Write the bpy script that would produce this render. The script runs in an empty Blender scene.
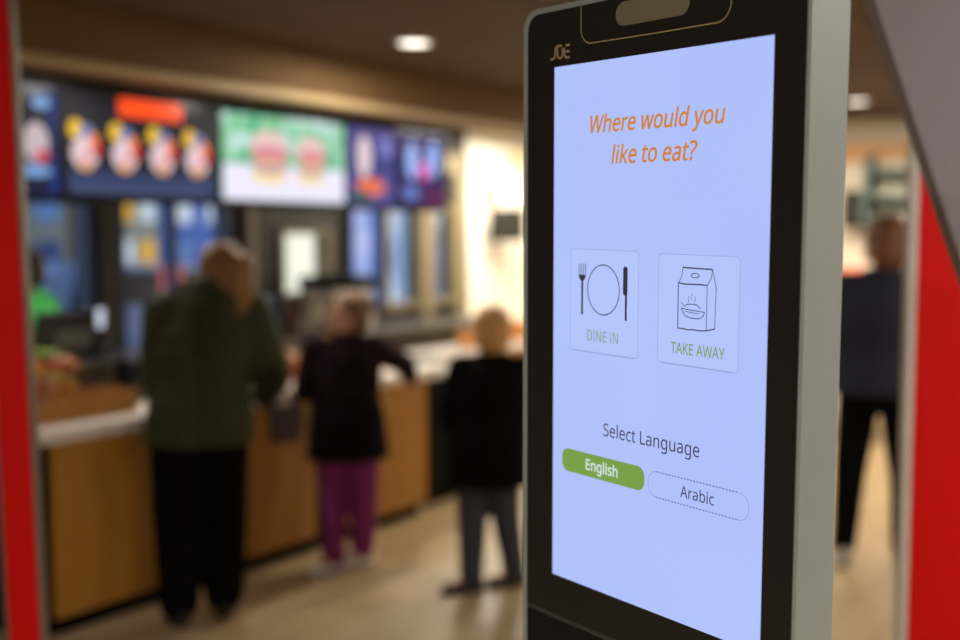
import bpy, bmesh, math, random
from mathutils import Vector, Matrix, Quaternion
from math import sin, cos, pi, radians, atan2
random.seed(7)
C = bpy.context.scene.collection

# ------------------------------------------------------------------ frames
F, PITCH, EYE = 1114.95, 0.074673, 1.68
HEAD = 0.60211
DU = Vector((sin(HEAD), cos(HEAD), 0)); DV = Vector((-cos(HEAD), sin(HEAD), 0))
BASE = Vector((-1.10747, 5.5, 0)); RZ = pi/2 - HEAD
def UV(u, v, z=0): return BASE + DU*u + DV*v + Vector((0, 0, z))
def ray(x, y):
    a, b = (x-480)/F, (y-320)/F
    return Vector((a, cos(PITCH)-b*sin(PITCH), -sin(PITCH)-b*cos(PITCH)))
def on_v(x, y, v):          # (u, z) where the line of sight meets the plane at counter depth v
    q = ray(x, y); c = Vector((0, 0, EYE)); t = (v-(c-BASE).dot(DV))/q.dot(DV)
    P = c+q*t; return (P-BASE).dot(DU), P.z
def on_z(x, y, z=0):
    q = ray(x, y); return Vector((0, 0, EYE))+q*((z-EYE)/q.z)
def on_y(x, y, Y):
    q = ray(x, y); return Vector((0, 0, EYE))+q*(Y/q.y)

# ------------------------------------------------------------------ materials
def lin(c): return tuple(((x/255)/12.92 if x/255 <= .04045 else ((x/255+.055)/1.055)**2.4) for x in c)
MATS = {}
def mat(name, rgb, rough=.5, metal=0, amt=.12, scale=8, bump=0, rgb2=None, stretch=(1, 1, 1), coat=0, sheen=0, spec=None):
    if name in MATS: return MATS[name]
    m = bpy.data.materials.new(name); m.use_nodes = True; nt = m.node_tree; N = nt.nodes; L = nt.links
    b = N['Principled BSDF']; c = lin(rgb)
    tc = N.new('ShaderNodeTexCoord'); mp = N.new('ShaderNodeMapping'); mp.inputs['Scale'].default_value = stretch
    no = N.new('ShaderNodeTexNoise'); no.inputs['Scale'].default_value = scale; no.inputs['Detail'].default_value = 5
    L.new(tc.outputs['Object'], mp.inputs[0]); L.new(mp.outputs[0], no.inputs['Vector'])
    mx = N.new('ShaderNodeMix'); mx.data_type = 'RGBA'
    c2 = lin(rgb2) if rgb2 else tuple(x*(1-amt*2) for x in c); c1 = c if rgb2 else tuple(min(1, x*(1+amt)) for x in c)
    mx.inputs[6].default_value = (*c1, 1); mx.inputs[7].default_value = (*c2, 1)
    L.new(no.outputs['Fac'], mx.inputs[0]); L.new(mx.outputs[2], b.inputs['Base Color'])
    b.inputs['Roughness'].default_value = rough; b.inputs['Metallic'].default_value = metal
    b.inputs['Coat Weight'].default_value = coat; b.inputs['Sheen Weight'].default_value = sheen
    if spec is not None: b.inputs['Specular IOR Level'].default_value = spec
    if bump:
        bp = N.new('ShaderNodeBump'); bp.inputs['Strength'].default_value = bump; bp.inputs['Distance'].default_value = .01
        L.new(no.outputs['Fac'], bp.inputs['Height']); L.new(bp.outputs[0], b.inputs['Normal'])
    MATS[name] = m; return m
def glow(name, rgb, s=1.0, base=None):
    if name in MATS: return MATS[name]
    m = bpy.data.materials.new(name); m.use_nodes = True; b = m.node_tree.nodes['Principled BSDF']
    c = lin(rgb); b.inputs['Base Color'].default_value = (.01, .01, .01, 1); b.inputs['Roughness'].default_value = .25
    b.inputs['Specular IOR Level'].default_value = .08
    b.inputs['Emission Color'].default_value = (*c, 1); b.inputs['Emission Strength'].default_value = s
    MATS[name] = m; return m
def glass(name, rgb=(225, 235, 240)):
    if name in MATS: return MATS[name]
    m = bpy.data.materials.new(name); m.use_nodes = True; nt = m.node_tree; N = nt.nodes
    for n in list(N): N.remove(n)
    o = N.new('ShaderNodeOutputMaterial'); t = N.new('ShaderNodeBsdfTransparent'); g = N.new('ShaderNodeBsdfGlossy')
    g.inputs['Roughness'].default_value = .03; t.inputs['Color'].default_value = (*lin(rgb), 1)
    mx = N.new('ShaderNodeMixShader'); mx.inputs[0].default_value = .05
    nt.links.new(t.outputs[0], mx.inputs[1]); nt.links.new(g.outputs[0], mx.inputs[2]); nt.links.new(mx.outputs[0], o.inputs[0])
    MATS[name] = m; return m

# ------------------------------------------------------------------ mesh helpers
class MB:
    def __init__(s): s.bm = bmesh.new(); s.k = 0
    def _m(s, fs):
        for f in fs: f.material_index = s.k
    def use(s, k): s.k = k; return s
    def box(s, x0, x1, y0, y1, z0, z1, bev=0):
        r = bmesh.ops.create_cube(s.bm, size=1); vs = r['verts']
        for v in vs: v.co = Vector((x0+(v.co.x+.5)*(x1-x0), y0+(v.co.y+.5)*(y1-y0), z0+(v.co.z+.5)*(z1-z0)))
        fs = set(f for v in vs for f in v.link_faces); s._m(fs)
        if bev:
            es = list(set(e for v in vs for e in v.link_edges))
            n0 = set(s.bm.faces)
            r = bmesh.ops.bevel(s.bm, geom=es, offset=bev, segments=2, affect='EDGES', profile=.5); s._m(r['faces'])
        return s
    def cone(s, p0, r0, p1, r1, seg=16, cap=True):
        p0, p1 = Vector(p0), Vector(p1); d = p1-p0; L = d.length
        if L < 1e-6: return s
        M = Matrix.Translation((p0+p1)/2) @ d.to_track_quat('Z', 'Y').to_matrix().to_4x4()
        r = bmesh.ops.create_cone(s.bm, cap_ends=cap, segments=seg, radius1=max(r0, 1e-4), radius2=max(r1, 1e-4), depth=L, matrix=M)
        s._m(set(f for v in r['verts'] for f in v.link_faces)); return s
    def ball(s, c, r, rot=None, seg=20):
        if not hasattr(r, '__len__'): r = (r, r, r)
        M = Matrix.Translation(Vector(c)) @ (rot.to_matrix().to_4x4() if rot else Matrix()) @ Matrix.Diagonal((*r, 1))
        q = bmesh.ops.create_uvsphere(s.bm, u_segments=seg, v_segments=max(8, seg*2//3), radius=1, matrix=M)
        s._m(set(f for v in q['verts'] for f in v.link_faces)); return s
    def cap(s, p0, r0, p1, r1, seg=14):
        s.ball(p0, r0, seg=seg); s.ball(p1, r1, seg=seg); s.cone(p0, r0, p1, r1, seg); return s
    def chain(s, pts, rs, seg=14):
        for i in range(len(pts)-1): s.cap(pts[i], rs[i], pts[i+1], rs[i+1], seg)
        return s
    def loft(s, rings, seg=28):       # (cx, cy, cz, rx, ry)
        loops = []
        for cx, cy, cz, rx, ry in rings:
            loops.append([s.bm.verts.new((cx+rx*cos(2*pi*i/seg), cy+ry*sin(2*pi*i/seg), cz)) for i in range(seg)])
        fs = []
        for a, b in zip(loops, loops[1:]):
            for i in range(seg): fs.append(s.bm.faces.new((a[i], a[(i+1) % seg], b[(i+1) % seg], b[i])))
        fs.append(s.bm.faces.new(loops[0][::-1])); fs.append(s.bm.faces.new(loops[-1])); s._m(fs); return s
    def lathe(s, prof, c=(0, 0, 0), seg=24):
        return s.loft([(c[0], c[1], c[2]+z, max(r, 1e-4), max(r, 1e-4)) for r, z in prof], seg)
    def poly(s, pts, y0, y1):          # outline in x,z extruded along y
        a = [s.bm.verts.new((x, y0, z)) for x, z in pts]; b = [s.bm.verts.new((x, y1, z)) for x, z in pts]
        n = len(pts); fs = [s.bm.faces.new(a), s.bm.faces.new(b[::-1])]
        for i in range(n): fs.append(s.bm.faces.new((a[(i+1) % n], a[i], b[i], b[(i+1) % n])))
        s._m(fs); return s
    def flat(s, pts, y):
        f = s.bm.faces.new([s.bm.verts.new((x, y, z)) for x, z in pts]); s._m([f]); return s
    def stroke(s, pts, w, y, closed=False):   # flat drawn line on a screen face
        P = [Vector(p) for p in pts]; n = len(P)
        idx = range(n) if closed else range(n-1)
        def nrm(a, b):
            d = (b-a); d = d.normalized() if d.length > 0 else Vector((1, 0)); return Vector((-d.y, d.x))
        off = []
        for i in range(n):
            if closed: n1, n2 = nrm(P[i-1], P[i]), nrm(P[i], P[(i+1) % n])
            else: n1 = nrm(P[max(i-1, 0)], P[max(i-1, 0)+1]); n2 = nrm(P[min(i, n-2)], P[min(i, n-2)+1])
            q = n1+n2; q = q.normalized() if q.length > 1e-6 else n1
            off.append(q*(w/2)/max(.5, q.dot(n1)))
        for i in idx:
            j = (i+1) % n
            s.flat([tuple(P[i]+off[i]), tuple(P[j]+off[j]), tuple(P[j]-off[j]), tuple(P[i]-off[i])], y)
        return s
    def build(s, name, mats, parent=None, smooth=False, loc=None, rot=None):
        me = bpy.data.meshes.new(name); bmesh.ops.recalc_face_normals(s.bm, faces=s.bm.faces) if not getattr(s, 'keep', 0) else None
        s.bm.to_mesh(me); s.bm.free()
        for m in (mats if isinstance(mats, (list, tuple)) else [mats]): me.materials.append(m)
        if smooth:
            for p in me.polygons: p.use_smooth = True
        o = bpy.data.objects.new(name, me); C.objects.link(o); o.parent = parent
        if loc is not None: o.location = loc
        if rot is not None: o.rotation_euler = rot
        return o
def remesh(o, vox, it=3, smooth=True):
    a = o.modifiers.new('r', 'REMESH'); a.mode = 'VOXEL'; a.voxel_size = vox
    if it: b = o.modifiers.new('s', 'SMOOTH'); b.iterations = it; b.factor = .5
    bpy.context.view_layer.update()
    dg = bpy.context.evaluated_depsgraph_get()
    me = bpy.data.meshes.new_from_object(o.evaluated_get(dg)); ms = list(o.data.materials)
    o.modifiers.clear(); old = o.data; o.data = me
    if not me.materials:
        for m in ms: me.materials.append(m)
    for p in me.polygons: p.use_smooth = True; p.material_index = 0
    bpy.data.meshes.remove(old); return o
def rrect(x0, x1, z0, z1, r, n=8, corners=(1, 1, 1, 1)):
    pts = []
    for k, (cx, cz, a0) in enumerate(((x1-r, z1-r, 0), (x0+r, z1-r, pi/2), (x0+r, z0+r, pi), (x1-r, z0+r, 1.5*pi))):
        if corners[k]: pts += [(cx+r*cos(a0+pi/2*i/n), cz+r*sin(a0+pi/2*i/n)) for i in range(n+1)]
        else: pts.append(((x1, z1), (x0, z1), (x0, z0), (x1, z0))[k])
    return pts
def tag(o, label, cat, group=None, kind=None):
    o['label'] = label; o['category'] = cat
    if group: o['group'] = group
    if kind: o['kind'] = kind
    return o
def thing(name, label, cat, loc, rz=0, group=None):
    o = bpy.data.objects.new(name, None); C.objects.link(o); o.empty_display_size = .1
    o.location = loc; o.rotation_euler = (0, 0, rz); return tag(o, label, cat, group)
def struct(name, mb, m, uv=True):
    o = mb.build(name, m); o['kind'] = 'structure'
    if uv: o.location = BASE; o.rotation_euler = (0, 0, RZ)
    return o
GLYPH = {'?':(348,[[(112,183,112,176,112,203),(118,235,114,221,122,250),(139,277,129,264,149,291),(180,319,163,305,200,337),(228,363,217,352,240,375),(253,398,248,387,257,409),(260,439,260,423,260,464),(235,498,252,484,218,512),(163,519,194,519,137,519),(93,509,113,516,73,502),(34,485,53,494,26,504),(10,541,18,523,31,553),(81,569,55,562,107,577),(168,581,136,581,218,581),(285,543,258,568,313,518),(327,440,327,484,327,416),(316,379,323,396,308,362),(283,332,297,347,269,318),(233,287,252,303,215,272),(192,248,201,259,183,237),(173,215,176,225,170,204),(168,175,168,190,168,170),(168,161,168,166,150,161),(112,161,131,161,112,168)],[(94,43,94,24,94,63),(108,85,99,77,117,93),(144,97,129,97,157,97),(178,85,168,93,188,77),(192,43,192,63,192,24),(178,2,188,10,168,-7),(144,-11,157,-11,129,-11),(108,2,117,-7,99,10)]]),'A':(512,[[(437,0,462,0,414,59),(368,177,391,118,292,177),(141,177,217,177,118,118),(73,0,96,59,49,0),(0,0,24,0,75,192),(224,575,149,383,245,575),(289,575,267,575,363,383),(512,0,437,192,487,0)],[(282,415,304,357,281,419),(274,438,278,427,271,449),(263,473,267,461,260,485),(255,500,257,494,252,490),(247,468,250,479,244,457),(238,438,241,447,235,429),(230,415,232,421,209,357),(165,241,187,299,226,241),(346,241,286,241,325,299)]]),'D':(585,[[(536,292,536,353,536,228),(501,131,525,174,477,87),(399,33,443,55,354,11),(237,0,300,0,184,0),(78,0,131,0,78,191),(78,573,78,382,137,573),(254,573,195,573,312,573),(404,540,362,562,446,519),(502,446,479,488,525,405)],[(460,289,460,214,460,340),(435,415,452,382,418,447),(361,487,394,471,329,503),(244,511,290,511,213,511),(150,511,181,511,150,361),(150,62,150,211,176,62),(228,62,202,62,305,62),(402,119,363,81,441,157)]]),'E':(446,[[(398,0,398,21,291,0),(78,0,184,0,78,191),(78,573,78,382,184,573),(398,573,291,573,398,551),(398,509,398,530,315,509),(150,509,233,509,150,450),(150,330,150,390,228,330),(383,330,306,330,383,310),(383,268,383,289,306,268),(150,268,228,268,150,200),(150,63,150,132,233,63),(398,63,315,63,398,42)]]),'I':(272,[[(239,0,239,14,170,0),(32,0,101,0,32,14),(32,42,32,28,55,47),(99,57,77,52,99,210),(99,515,99,362,77,520),(32,531,55,526,32,545),(32,573,32,559,101,573),(239,573,170,573,239,559),(239,531,239,545,217,526),(172,515,194,520,172,362),(172,57,172,210,194,52),(239,42,217,47,239,28)]]),'K':(496,[[(496,0,418,108,468,0),(411,0,440,0,344,91),(209,273,276,182,189,256),(150,222,169,239,150,148),(150,0,150,74,126,0),(78,0,102,0,78,191),(78,573,78,382,102,573),(150,573,126,573,150,478),(150,290,150,384,166,308),(199,345,182,327,215,363),(249,399,232,381,300,457),(403,573,352,515,431,573),(488,573,460,573,412,489),(261,323,336,406,339,215)]]),'L':(420,[[(78,0,185,0,78,191),(78,573,78,382,102,573),(150,573,126,573,150,403),(150,64,150,234,233,64),(400,64,317,64,400,43),(400,0,400,21,293,0)]]),'N':(609,[[(532,0,532,191,504,0),(447,0,476,0,345,159),(141,476,243,317,140,476),(138,476,139,476,139,463),(141,432,140,449,142,415),(143,378,142,397,144,359),(144,320,144,340,144,213),(144,0,144,107,122,0),(78,0,100,0,78,191),(78,573,78,382,106,573),(161,573,133,573,263,415),(467,99,365,257,468,99),(470,99,469,99,469,107),(468,137,469,120,467,154),(466,193,466,173,465,214),(464,249,464,232,464,357),(464,573,464,465,487,573),(532,573,509,573,532,382)]]),'S':(440,[[(403,153,403,183,403,119),(378,66,394,90,361,42),(307,11,337,24,276,-2),(198,-8,240,-8,177,-8),(137,-5,156,-7,117,-3),(83,4,99,0,67,8),(41,19,53,13,41,42),(41,88,41,65,60,80),(113,65,84,72,141,58),(201,55,171,55,230,55),(273,66,253,58,292,73),(316,98,306,84,326,112),(330,147,330,128,330,165),(318,194,326,181,310,207),(277,230,297,219,258,241),(196,265,230,252,171,274),(131,294,150,283,113,304),(85,330,97,316,73,343),(57,375,63,358,51,392),(48,435,48,412,48,465),(71,513,56,491,87,534),(136,563,108,551,163,575),(231,581,195,581,262,581),(318,572,291,578,344,566),(389,549,368,558,381,528),(366,487,374,507,347,495),(302,508,325,503,279,514),(229,517,254,517,205,517),(169,507,185,514,153,500),(133,478,141,490,125,465),(121,434,121,450,121,415),(133,386,125,399,141,373),(172,351,154,361,191,341),(246,318,215,330,280,306),(332,279,308,293,355,265),(385,228,372,248,397,208)]]),'T':(446,[[(259,0,259,170,235,0),(187,0,211,0,187,170),(187,509,187,339,127,509),(8,509,68,509,8,530),(8,573,8,551,151,573),(437,573,294,573,437,551),(437,509,437,530,378,509),(259,509,318,509,259,339)]]),'W':(746,[[(735,573,710,573,685,382),(583,0,634,191,559,0),(510,0,534,0,473,125),(399,375,436,250,395,387),(389,410,392,398,386,422),(380,443,383,433,377,454),(373,471,375,463,371,479),(370,488,370,485,369,485),(367,471,368,479,366,463),(361,443,364,454,358,433),(352,409,355,421,350,397),(342,373,346,385,306,249),(234,0,270,124,210,0),(161,0,186,0,111,191),(10,573,60,382,35,573),(85,573,60,573,115,456),(174,223,144,339,177,211),(183,186,180,198,186,174),(190,151,188,163,193,140),(196,118,195,129,198,107),(201,87,200,97,203,97),(206,119,205,108,208,131),(213,154,211,142,216,166),(222,191,219,179,225,203),(232,227,229,215,265,342),(333,573,299,457,358,573),(407,573,383,573,442,457),(512,225,477,341,516,212),(523,187,520,200,526,175),(532,151,529,163,534,139),(538,117,537,128,540,106),(544,87,542,96,545,100),(550,129,547,114,553,143),(560,175,556,159,563,191),(572,224,567,207,601,340),(660,573,631,456,685,573)]]),'Y':(454,[[(227,291,177,385,277,385),(376,573,326,479,402,573),(454,573,428,573,390,456),(263,222,327,339,263,148),(263,0,263,74,239,0),(191,0,215,0,191,73),(191,219,191,146,127,337),(0,573,64,455,26,573),(79,573,52,573,128,479)]]),'a':(450,[[(231,437,203,437,283,437),(347,403,322,426,372,380),(385,293,385,343,385,195),(385,0,385,98,368,0),(334,0,351,0,329,20),(320,61,325,41,319,61),(317,61,318,61,304,45),(279,22,292,32,266,12),(234,-1,251,4,217,-6),(172,-8,196,-8,147,-8),(103,6,124,-3,82,15),(55,48,66,29,43,67),(37,119,37,91,37,162),(87,219,54,195,121,242),(243,257,173,254,267,257),(316,259,292,258,316,268),(316,285,316,276,316,321),(293,359,308,345,277,373),(227,380,255,380,204,380),(163,370,183,377,142,363),(106,347,123,356,99,365),(84,400,91,383,103,410),(151,426,125,419,176,433)],[(252,208,273,209,198,206),(141,182,161,197,120,167),(110,119,110,146,110,95),(132,66,117,77,147,55),(188,49,165,49,225,49),(279,79,255,59,303,99),(315,172,315,130,315,184),(315,210,315,197,294,209)]]),'b':(493,[[(139,461,139,511,139,443),(138,410,138,426,137,394),(135,373,136,382,136,373),(139,373,137,373,151,391),(189,419,168,406,211,431),(272,437,238,437,325,437),(401,381,368,418,433,344),(449,215,449,289,449,166),(427,91,442,125,412,58),(365,17,392,33,338,0),(272,-8,307,-8,238,-8),(189,10,211,-2,168,23),(139,55,151,37,137,55),(133,55,135,55,128,36),(119,0,123,18,102,0),(68,0,85,0,68,203),(68,609,68,406,92,609),(139,609,115,609,139,560)],[(260,379,299,379,229,379),(188,361,205,373,170,350),(150,308,157,332,142,285),(139,217,139,254,139,216),(139,214,139,215,139,161),(165,93,147,121,182,65),(261,51,214,51,300,51),(348,93,329,65,367,121),(376,216,376,162,376,270),(348,338,367,310,329,365)]]),'c':(385,[[(241,-8,265,-8,203,-8),(139,15,169,0,109,31),(69,87,86,55,53,120),(44,213,44,162,44,265),(71,342,53,308,88,375),(142,415,112,399,173,430),(245,438,207,438,267,438),(309,431,288,436,329,426),(358,415,346,421,351,395),(337,356,344,376,324,361),(292,370,309,365,275,374),(244,376,259,376,215,376),(172,358,191,370,154,345),(131,303,140,327,122,279),(117,213,117,249,117,179),(131,126,122,150,140,102),(172,71,153,84,190,59),(240,53,213,53,263,53),(302,60,284,55,320,65),(351,78,336,71,351,57),(351,15,351,36,337,8),(304,-2,321,2,286,-6)]]),'d':(493,[[(221,-8,243,-8,167,-8),(92,48,124,11,60,85),(44,214,44,140,44,288),(93,381,60,344,125,419),(221,438,168,438,244,438),(280,429,263,435,296,424),(323,407,311,416,335,397),(354,374,346,386,356,374),(359,374,358,374,359,381),(356,405,358,392,355,419),(354,438,354,430,354,495),(354,609,354,552,378,609),(425,609,401,609,425,406),(425,0,425,203,406,0),(368,0,387,0,365,19),(358,58,361,38,357,58),(354,58,356,58,346,45),(323,24,335,34,311,15),(279,1,296,7,263,-5)],[(232,51,193,51,277,51),(328,88,309,63,346,113),(355,200,355,150,355,205),(355,213,355,209,355,267),(329,336,346,308,311,365),(231,379,279,379,193,379),(146,334,165,364,127,304),(117,213,117,263,117,161),(146,93,127,121,165,65)]]),'e':(452,[[(234,438,196,438,271,438),(329,414,303,430,356,398),(390,346,376,375,404,317),(411,244,411,283,411,230),(411,201,411,215,313,201),(117,201,215,201,118,153),(154,90,131,116,178,65),(254,52,211,52,281,52),(327,60,306,55,348,65),(392,82,370,72,392,61),(392,20,392,41,370,10),(327,-1,349,3,306,-6),(251,-8,280,-8,210,-8),(143,17,174,0,112,33),(70,91,88,58,53,124),(44,212,44,164,44,259),(68,333,52,299,84,366),(134,411,106,392,163,429)],[(233,380,257,380,200,380),(154,348,173,369,134,326),(119,257,122,296,192,257),(338,257,265,257,338,282),(326,322,334,303,319,340),(292,364,308,354,277,375)]]),'g':(493,[[(221,438,165,438,249,438),(297,422,274,433,320,411),(355,373,339,395,357,373),(359,373,358,373,362,392),(369,430,366,411,388,430),(425,430,406,430,425,284),(425,-7,425,138,425,-48),(404,-109,418,-82,390,-137),(341,-172,369,-158,312,-186),(233,-192,276,-192,202,-192),(147,-186,173,-190,121,-181),(78,-165,98,-174,78,-144),(78,-100,78,-122,98,-111),(149,-125,122,-119,176,-131),(237,-134,206,-134,273,-134),(324,-101,302,-123,345,-80),(355,-13,355,-50,355,-7),(355,4,355,-2,355,10),(356,32,356,20,357,44),(358,57,357,52,357,57),(354,57,356,57,339,35),(299,8,321,19,277,-3),(221,-8,251,-8,166,-8),(91,51,122,11,60,90),(44,214,44,144,44,283),(91,377,60,337,122,418)],[(230,379,259,379,206,379),(169,359,186,372,152,346),(130,303,139,328,121,279),(117,213,117,249,117,160),(146,92,127,120,166,64),(232,50,194,50,254,50),(288,58,272,53,303,64),(326,85,316,73,337,97),(349,131,344,112,354,149),(356,197,356,172,356,203),(356,214,356,209,356,253),(343,309,352,285,334,333),(302,362,320,350,283,373)]]),'h':(496,[[(139,431,139,490,139,420),(138,399,138,410,137,389),(135,370,136,379,136,370),(140,370,138,370,149,385),(174,407,160,398,188,417),(221,429,203,424,238,435),(273,437,255,437,308,437),(360,421,337,432,384,410),(413,370,401,393,425,347),(431,280,431,317,431,187),(431,0,431,93,407,0),(361,0,384,0,361,92),(361,275,361,183,361,310),(338,353,353,336,322,370),(265,379,298,379,233,379),(189,360,207,372,171,348),(150,308,158,331,143,284),(139,222,139,256,139,148),(139,0,139,74,115,0),(68,0,92,0,68,203),(68,609,68,406,92,609),(139,609,115,609,139,550)]]),'i':(207,[[(139,430,115,430,139,287),(139,0,139,143,115,0),(68,0,92,0,68,143),(68,430,68,287,92,430)],[(104,591,92,591,115,591),(133,580,124,587,141,573),(145,546,145,562,145,531),(133,512,141,520,124,505),(104,501,115,501,92,501),(75,512,83,505,67,520),(63,546,63,531,63,562),(75,580,67,573,83,587)]]),'k':(428,[[(138,291,138,397,138,283),(137,257,138,271,136,244),(135,221,135,231,136,221),(138,221,137,221,141,226),(152,240,146,232,159,248),(172,264,165,256,179,273),(189,285,184,279,235,333),(326,430,281,381,354,430),(409,430,381,430,351,369),(235,246,293,307,297,164),(421,0,359,82,393,0),(336,0,364,0,286,67),(187,200,237,134,171,186),(138,158,154,172,138,105),(138,0,138,53,115,0),(68,0,91,0,68,203),(68,609,68,406,91,609),(138,609,115,609,138,503)]]),'l':(207,[[(139,0,139,203,115,0),(68,0,92,0,68,203),(68,609,68,406,92,609),(139,609,115,609,139,406)]]),'n':(496,[[(275,438,257,438,326,438),(391,401,365,425,418,376),(431,280,431,335,431,187),(431,0,431,93,407,0),(361,0,384,0,361,92),(361,275,361,183,361,310),(338,353,353,336,322,370),(265,379,298,379,217,379),(166,338,184,365,148,312),(139,223,139,273,139,149),(139,0,139,74,115,0),(68,0,92,0,68,143),(68,430,68,287,87,430),(125,430,106,430,129,410),(136,371,132,391,137,371),(140,371,138,371,149,386),(175,409,161,399,189,418),(222,431,205,426,239,435)]]),'o':(485,[[(442,216,442,263,442,180),(428,121,437,148,418,93),(388,51,405,70,370,31),(324,7,349,17,300,-3),(241,-8,272,-8,213,-8),(163,7,187,-3,139,17),(100,51,118,31,83,70),(59,121,69,93,49,148),(44,216,44,180,44,263),(68,336,52,304,84,369),(137,412,107,394,167,429),(244,438,203,438,283,438),(347,412,317,429,377,394),(417,336,400,369,433,304)],[(117,216,117,267,117,182),(130,128,121,153,139,103),(172,71,153,84,190,57),(243,51,214,51,272,51),(314,71,296,57,333,84),(356,128,347,103,364,153),(369,216,369,182,369,250),(355,303,364,279,346,327),(314,359,332,346,296,372),(242,379,272,379,198,379),(147,335,167,364,127,306)]]),'r':(331,[[(269,438,249,438,277,438),(295,437,285,437,304,436),(319,433,312,435,316,411),(310,368,313,390,303,370),(287,372,296,371,279,373),(264,374,271,374,247,374),(217,363,231,370,202,356),(176,334,188,347,165,321),(149,289,155,306,142,271),(139,229,139,251,139,153),(139,0,139,76,115,0),(68,0,92,0,68,143),(68,430,68,287,87,430),(126,430,107,430,129,404),(134,351,131,377,135,351),(137,351,136,351,146,367),(170,395,157,382,183,408),(214,426,198,418,231,434)]]),'s':(384,[[(348,119,348,142,348,91),(327,49,341,68,313,30),(268,6,294,16,242,-3),(176,-8,212,-8,146,-8),(99,-1,121,-6,77,4),(42,19,58,11,42,41),(42,83,42,62,59,75),(104,60,80,67,128,53),(178,49,153,49,214,49),(256,66,240,55,272,78),(280,112,280,93,280,123),(271,141,277,133,265,150),(239,167,255,158,224,175),(174,196,202,185,146,206),(103,228,122,217,83,238),(57,266,68,251,46,281),(41,324,41,300,41,360),(85,408,56,388,115,428),(202,438,154,438,228,438),(275,430,253,435,298,425),(339,409,319,418,331,390),(315,353,323,372,297,360),(258,372,278,367,238,377),(197,380,218,380,168,380),(131,366,146,375,116,357),(108,328,108,344,108,316),(119,298,112,306,126,290),(154,274,137,282,170,266),(219,246,191,256,246,236),(289,215,269,226,308,204),(333,176,323,191,343,161)]]),'t':(289,[[(212,50,192,50,222,50),(245,53,233,51,256,54),(272,59,265,56,272,41),(272,5,272,23,264,1),(240,-4,254,-2,226,-7),(200,-8,213,-8,177,-8),(138,4,157,-4,119,11),(91,44,103,25,80,63),(74,125,74,90,74,209),(74,375,74,292,53,375),(13,375,33,375,13,387),(13,409,13,398,33,418),(75,437,54,428,84,468),(103,528,93,498,117,528),(144,528,130,528,144,496),(144,430,144,463,186,430),(269,430,227,430,269,412),(269,375,269,393,227,375),(144,375,186,375,144,292),(144,127,144,210,144,101),(163,69,151,81,176,56)]]),'u':(496,[[(427,430,404,430,427,287),(427,0,427,143,408,0),(370,0,389,0,366,19),(359,57,363,38,358,57),(356,57,357,57,347,42),(321,20,335,30,306,10),(273,-1,291,3,256,-6),(220,-8,238,-8,186,-8),(134,8,157,-3,110,19),(81,59,93,36,69,82),(63,148,63,112,63,242),(63,430,63,336,87,430),(135,430,111,430,135,338),(135,153,135,245,135,119),(158,76,142,93,173,59),(230,51,198,51,262,51),(306,69,287,57,324,81),(345,121,337,98,353,145),(357,206,357,173,357,281),(357,430,357,355,380,430)]]),'w':(630,[[(346,243,370,162,342,254),(336,276,339,265,333,287),(328,308,330,298,325,317),(321,335,323,327,319,344),(316,357,317,351,315,357),(313,357,314,357,312,351),(308,335,310,344,306,327),(302,307,304,317,300,297),(294,275,297,286,291,265),(284,242,288,253,258,162),(207,1,233,81,180,1),(127,1,153,1,87,144),(9,431,48,287,33,431),(82,431,57,431,102,354),(141,201,121,278,145,186),(153,154,149,170,157,139),(163,109,160,124,166,95),(169,73,168,83,170,73),(172,73,171,73,174,79),(178,97,176,87,180,107),(185,128,182,117,187,138),(193,160,190,149,196,170),(201,188,199,180,227,269),(277,431,252,350,303,431),(354,431,329,431,379,350),(428,188,404,269,432,176),(440,149,436,163,444,135),(451,109,447,122,454,96),(457,74,456,84,458,74),(460,74,459,74,461,83),(466,108,463,94,469,121),(477,153,473,136,481,169),(489,201,485,185,509,278),(549,431,529,354,573,431),(621,431,597,431,582,287),(502,1,542,144,474,1),(419,1,447,1,395,82)]]),'y':(409,[[(1,430,59,286,26,430),(76,430,51,430,107,348),(169,185,138,267,175,171),(184,144,179,157,189,130),(196,105,193,117,200,92),(205,68,203,80,206,68),(209,68,207,68,212,82),(224,121,217,99,231,142),(245,186,238,164,275,267),(333,430,304,349,358,430),(409,430,384,430,347,267),(224,-59,285,104,214,-86),(188,-130,202,-109,174,-150),(138,-176,158,-165,119,-187),(67,-192,95,-192,55,-192),(34,-190,43,-192,24,-189),(9,-186,16,-188,9,-167),(9,-130,9,-149,15,-131),(30,-133,22,-132,38,-134),(56,-135,47,-135,73,-135),(99,-126,87,-132,111,-119),(130,-99,121,-111,138,-88),(152,-59,146,-74,159,-40),(174,-2,167,-21,116,142)]]),' ':(209,[])}
GLYPH['I'] = (240, [[(x, 0 if z == 0 else 573, x, 0 if z == 0 else 573, x, 0 if z == 0 else 573) for x, z in ((80, 0), (80, 1), (146, 1), (146, 0))]])
def _area(sp): return sum(a[0]*b[1]-b[0]*a[1] for a, b in zip(sp, sp[1:]+sp[:1]))
def _inside(p, sp):
    r = False
    for a, b in zip(sp, sp[1:]+sp[:1]):
        if (a[1] > p[1]) != (b[1] > p[1]) and p[0] < (b[0]-a[0])*(p[1]-a[1])/(b[1]-a[1])+a[0]: r = not r
    return r
_gc = {}
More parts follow.
